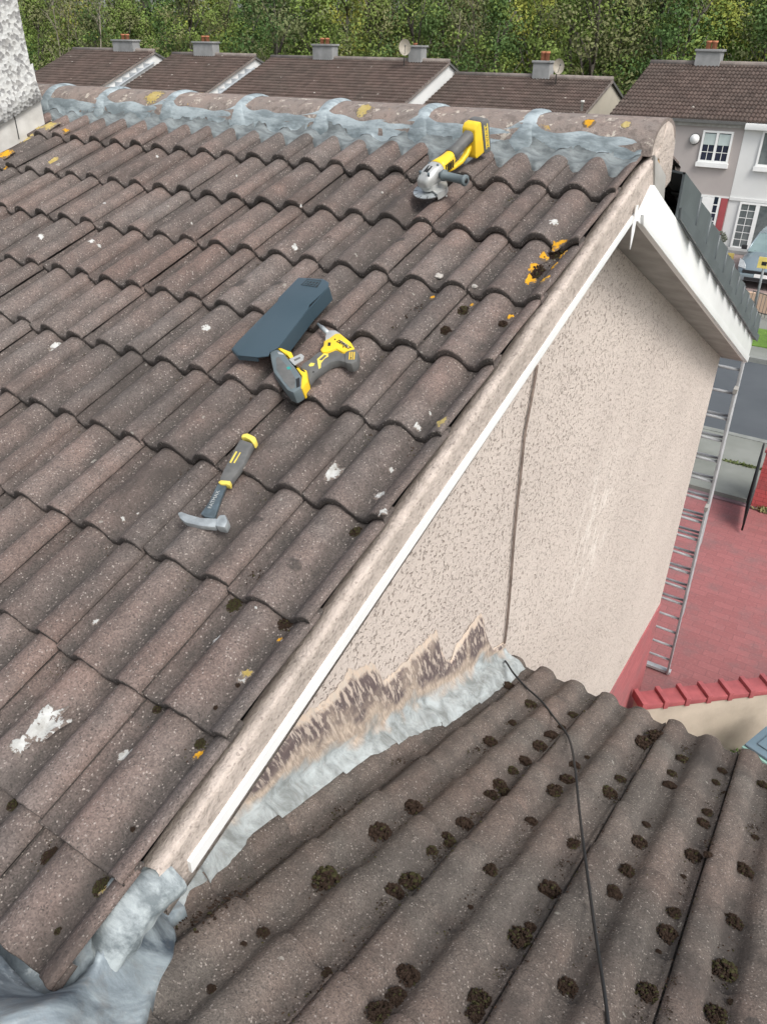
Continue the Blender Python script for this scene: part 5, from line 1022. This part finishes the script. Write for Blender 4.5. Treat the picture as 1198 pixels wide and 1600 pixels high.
window(h6, -4.50, -3.84, dz - .05, -4.62, yF5 - .012, 1, grid=True, glass=M_GLASSG, sill=False); window(h6, -3.84, -3.2, dz - .05, -4.62, yF5 - .012, 1, grid=False, glass=M_GLASSG, sill=False); window(h6, -3.2, -2.0, dz - .05, -4.62, yF5 - .012, 2, grid=False, glass=M_GLASSG, sill=False)
mb = MB(); mb.box((-4.75, 30.0, ZG), (-1.8, 30.55, ZG + .12)); mb.build('door_step', M_CHIMG, h6)
pt = empty('plant_pot', (-4.86, 30.0, ZG), 'small plant in a pot beside the far white porch door', 'plant pot'); mb = MB(); mb.tube([(-4.86, 30.0, ZG), (-4.86, 30.0, ZG + .30)], [.14, .2], 12); mb.build('pot', M_CHIMG, pt); leafball('foliage', (-4.86, 30, ZG + .50), .30, .28, .26, 240, .04, .09, [simple('dusty_leaf', (.10, .12, .08), (.18, .19, .15), 20)], 8, parent=pt)
def dish(px, py, yr, label, r=.36):
    q = hy(px, py, yr); d_ = empty('satellite_dish', (q.x, q.y, q.z - .6), label, 'satellite dish'); ax = Vector((.55, -.80, .22)).normalized(); u_ = ax.cross(Vector((0, 0, 1))).normalized(); v_ = ax.cross(u_); P = []
    for k in range(7):
        rr = r * k / 6; P.append([q + u_ * math.cos(t_) * rr * .8 + v_ * math.sin(t_) * rr + ax * (.16 * (k / 6) ** 2) for t_ in np.linspace(0, 2 * math.pi, 24, endpoint=False)])
    mb = MB(); mb.grid(P, cu=True); mb.grid([[p - ax * .012 for p in r_] for r_ in P], cu=True); mb.build('reflector', M_DISH, d_)
    mb = MB(); mb.tube([q - v_ * -r * .9 * (1 if v_.z < 0 else -1), q + ax * .45], .012, 6); mb.build('feed_arm', M_GREYR, d_); mb = MB(); mb.tube([q + ax * .42, q + ax * .52], .035, 8); mb.build('receiver', M_GREYR, d_)
    mb = MB(); mb.tube([q - ax * .02, q - ax * .12 + Vector((0, 0, -.02)), q - ax * .12 + Vector((0, 0, -.75))], .025, 8); mb.build('mast', M_GREYR, d_)
dish(632, 75, 34.6, 'satellite dish standing in front of the right chimney of the widest far roof'); dish(871, 105, 35.3, 'satellite dish beside the chimney with orange pots', .32)
# left-most low gable glimpsed beside the white chimney
a0_, b0_ = rx(10, 96, 36.5), rx(52, 108, 36.5); far_house(a0_.x - 3, b0_.x, 36.5, b0_.z + .02, 'far house sliver with a white gable tip, just right of the big spar-dashed chimney')
# ------------------------------------------------------------------ trees
def leafmat(name, c1, c2, c3):
    t = NT(name); oi = t.n('ObjectInfo'); g_ = t.n('NewGeometry'); n_ = t.noise(.30, 3, .6, co=g_.outputs['Position']); col = t.mix(t.map(n_.outputs[0], .35, .65), c1, c2); col = t.mix(t.map(oi.outputs['Random'], 0, 1, 0, .8), col, c3); n2 = t.noise(5, 3, .7, co=g_.outputs['Position'])
    col = t.mix(t.map(n2.outputs[0], .45, .75, 0, .25), col, tuple(min(1, x * 1.7) for x in c1)); m = t.fin(col, None, .7, .2); t.b.inputs['Transmission Weight'].default_value = 0; return m
M_L1 = leafmat('leaf_green', (.105, .175, .038), (.165, .225, .050), (.15, .19, .05)); M_L2 = leafmat('leaf_yellow_green', (.27, .30, .055), (.20, .25, .05), (.30, .28, .06)); M_L3 = leafmat('leaf_dark_green', (.050, .105, .030), (.085, .145, .042), (.08, .125, .038)); M_L4 = leafmat('leaf_olive', (.11, .135, .055), (.14, .16, .068), (.16, .155, .07))
M_BARK = simple('grey_bark', (.15, .135, .11), (.09, .08, .07), 3, .9, .6, 20, .02); M_BARKP = simple('pale_bark', (.30, .27, .21), (.20, .18, .14), 3, .9, .6, 20, .02)
_b = bmesh.new(); bmesh.ops.create_icosphere(_b, subdivisions=2, radius=1); ICO = ([v.co.copy() for v in _b.verts], [tuple(v.index for v in f.verts) for f in _b.faces]); _b.free()
def crown_mesh(seed, mats, n_cl=80, per=135, H=10.5, R=3.1, low=.12):
    rn = random.Random(seed); vs = []; fs = []; ms = []
    for c in range(n_cl):
        f = low + (1 - low) * rn.random() ** .85; prof_ = math.sin(min(1, (f - low) / (1 - low) * .97 + .12) * math.pi) ** .6; q = rn.uniform(0, 6.283); rr = R * prof_ * math.sqrt(rn.uniform(.08, 1)) * rn.uniform(.8, 1.12); c0 = Vector((math.cos(q) * rr, math.sin(q) * rr, f * H)); cr = rn.uniform(.45, 1.15); mi = 0 if rn.random() < .7 else 1
        for bi_, v_ in enumerate(ICO[0]): vs.append(c0 + v_ * cr * .12 * (1 + .35 * noise.noise(v_ * 2 + c0)))
        n0_ = len(vs) - len(ICO[0]); fs += [tuple(j + n0_ for j in f_) for f_ in ICO[1]]; ms += [mi] * len(ICO[1])
        for k in range(int(per * cr)):
            d = Vector((rn.gauss(0, 1), rn.gauss(0, 1), rn.gauss(0, .7))).normalized() * (cr * rn.uniform(.6, 1.08)); p = c0 + d; s_ = rn.uniform(.05, .12); n_ = (d.normalized() + Vector((rn.gauss(0, .33), rn.gauss(0, .33), .35 + rn.gauss(0, .33)))).normalized(); a_ = n_.cross(Vector((rn.gauss(0, 1), rn.gauss(0, 1), rn.gauss(0, 1)))).normalized(); b_ = n_.cross(a_)
            i0 = len(vs); vs += [p - a_ * s_, p + b_ * s_ * .55, p + a_ * s_ * 1.1, p - b_ * s_ * .55]; fs.append((i0, i0 + 1, i0 + 2, i0 + 3)); ms.append(mi)
    me = bpy.data.meshes.new('crown'); me.from_pydata([tuple(v) for v in vs], [], fs); [me.materials.append(m) for m in mats]; me.polygons.foreach_set('material_index', ms); me.update(); return me
def trunk_mesh(seed, mat, H=9, r=.2, nl=9, spread=2.0):
    rn = random.Random(seed); mb = MB(); pts = [Vector((.25 * math.sin(k * .8 + seed), .2 * math.cos(k * 1.1 + seed), H * k / 7)) for k in range(8)]; mb.tube(pts, [r * (1 - .85 * k / 7) for k in range(8)], 8)
    for i in range(nl):
        k = rn.uniform(1.2, 6.2); b0 = pts[int(k)].lerp(pts[int(k) + 1], k % 1); q = rn.uniform(0, 6.28); l_ = spread * rn.uniform(.5, 1.1); e_ = b0 + Vector((math.cos(q) * l_, math.sin(q) * l_, l_ * rn.uniform(.9, 1.9))); m_ = (b0 + e_) / 2 + Vector((0, 0, .25)); mb.tube([b0, m_, e_], [r * .35, r * .2, r * .07], 5)
        for j in range(2): q2 = rn.uniform(0, 6.28); mb.tube([m_, m_ + Vector((math.cos(q2), math.sin(q2), 1.3)) * l_ * .45], [r * .15, r * .04], 4)
    me = bpy.data.meshes.new('trunk'); me.from_pydata([tuple(v) for v in mb.v], [], mb.f); me.materials.append(mat); me.polygons.foreach_set('use_smooth', [True] * len(mb.f)); me.update(); return me
kinds = [([M_L1, M_L4], 1), ([M_L2, M_L1], 2), ([M_L3, M_L1], 3), ([M_L4, M_L3], 4)]
protos = []
for k, (m_, sd) in enumerate(kinds):
    for v in range(2): protos.append((k, crown_mesh(sd * 10 + v, m_), trunk_mesh(sd * 10 + v, M_BARK)))
KL = ['taller mid-green tree behind the front row of the wood', 'taller yellow-green tree behind the front row of the wood', 'taller dark green tree behind the front row of the wood', 'taller olive tree behind the front row of the wood']
bare = (crown_mesh(77, [M_L4, M_L1], 26, 34, 11, 1.8, .35), trunk_mesh(78, M_BARKP, 11, .10, 16, 1.2))
def tree(px, yy, s_, k, label=None, me=None, group='woodland trees behind the far houses'):
    q = hy(px, 90, yy); rnd = random.random() * 6.28; o = empty('tree', (q.x, yy, ZG), label or KL[k], 'tree', group); o.rotation_euler.z = rnd; o.scale = (s_, s_, s_ * random.uniform(.92, 1.1))
    if me: c_, t_ = me
    else: p_ = random.choice([p for p in protos if p[0] == k]); c_, t_ = p_[1], p_[2]
    for nm, m_ in (('crown', c_), ('trunk', t_)): ob = bpy.data.objects.new(nm, m_); COL.objects.link(ob); ob.parent = o
    return o
seqs = [(-30, 2), (30, 2), (70, 0), (150, 3), (205, 0), (255, 2), (305, 0), (355, 0), (400, 2), (440, 3), (490, 0), (545, 1), (590, 0), (640, 2), (690, 0), (735, 3), (780, 2), (830, 1), (880, 0), (925, 0), (970, 3), (1020, 0), (1065, 2), (1110, 1), (1160, 3), (1205, 0), (1250, 2)]
LM = [(20, 'the big spar-dashed chimney'), (196, 'the leftmost grey chimney'), (320, 'the second grey chimney from the left'), (506, 'the left chimney of the widest far roof'), (640, 'the satellite dish on the widest roof'), (845, 'the orange chimney pots'), (985, 'the notch between the two rightmost roofs'), (1106, 'the rightmost chimney')]
for i, (px, k) in enumerate(seqs):
    lm = min(LM, key=lambda q: abs(q[0] - px)); d_ = px - lm[0]; kk = ('bushy mid-green', 'yellow-green autumn', 'dense dark green', 'dull olive')[k]; far_ = 'well ' if abs(d_) > 62 else 'just ' if abs(d_) > 14 else ''
    tree(px + random.uniform(-8, 8), 44 + 3 * math.sin(i * 1.9) + random.uniform(-1, 1), random.uniform(.82, 1.02), k, '%s front-row tree %s %s' % (kk, ('directly behind' if not far_ else far_ + ('right of' if d_ > 0 else 'left of')), lm[1]))
for i in range(28):
    px = -40 + i * 47 + random.uniform(-12, 12); k_ = (i * 7 + 1) % 4 if i % 3 else 0; lm = min(LM, key=lambda q: abs(q[0] - px)); d_ = px - lm[0]
    tree(px, 53 + random.uniform(-3, 3), random.uniform(1.0, 1.3), k_, 'tall back-row %s tree %s %s' % (('mid-green', 'yellow-green', 'dark green', 'olive')[k_], ('behind' if abs(d_) < 16 else ('just ' if abs(d_) < 52 else 'well ') + ('right of' if d_ > 0 else 'left of')), lm[1]), None, 'taller trees at the back of the wood')
for (px, yy), o_ in zip(((96, 41), (112, 42), (128, 41.5), (150, 42), (163, 41)), ('leftmost', 'second', 'third', 'fourth', 'rightmost')): tree(px, yy, random.uniform(.85, 1.05), 0, 'slender sparse pale-stemmed sapling, %s of the five behind the leftmost far roof' % o_, bare, 'pale bare-stemmed saplings behind the leftmost far roof')
for (px, yy), l_ in (((580, 41), 'thin bare tree between the left chimney and the dish of the widest roof'), ((716, 41.5), 'thin bare tree just right of the widest far roof, left of its twin'), ((740, 42), 'thin bare tree right of the widest far roof, right of its twin')): tree(px, yy, random.uniform(.8, .95), 0, l_, bare, 'thin pale-stemmed trees behind the widest roof')
# undergrowth that closes the wood
rn = np.random.default_rng(4); N_ = 26000; X_ = rn.uniform(-120, 20, N_); Y_ = rn.uniform(56, 64, N_) ; Z_ = ZG + rn.random(N_) ** .8 * (8.5 + 1.2 * np.sin(X_ * .45) + .8 * np.sin(X_ * 1.1)); mb = MB()
A_ = rn.normal(size=(N_, 3)); A_ /= np.linalg.norm(A_, axis=1)[:, None]; B_ = np.cross(A_, rn.normal(size=(N_, 3))); B_ /= np.linalg.norm(B_, axis=1)[:, None]; S_2 = rn.uniform(.25, .55, N_)[:, None]; C_ = np.stack([X_, Y_, Z_], 1)
V = np.stack([C_ - A_ * S_2, C_ + B_ * S_2 * .5, C_ + A_ * S_2, C_ - B_ * S_2 * .5], 1).reshape(-1, 3); mb.v = V.tolist(); mb.f = [tuple(range(4 * i, 4 * i + 4)) for i in range(N_)]; mb.m = [0] * N_; mb.sm = [False] * N_
tag(mb.build('undergrowth', M_L3, fix=False), 'dark mass of leaves filling the back of the woodland', 'undergrowth', None, 'stuff')
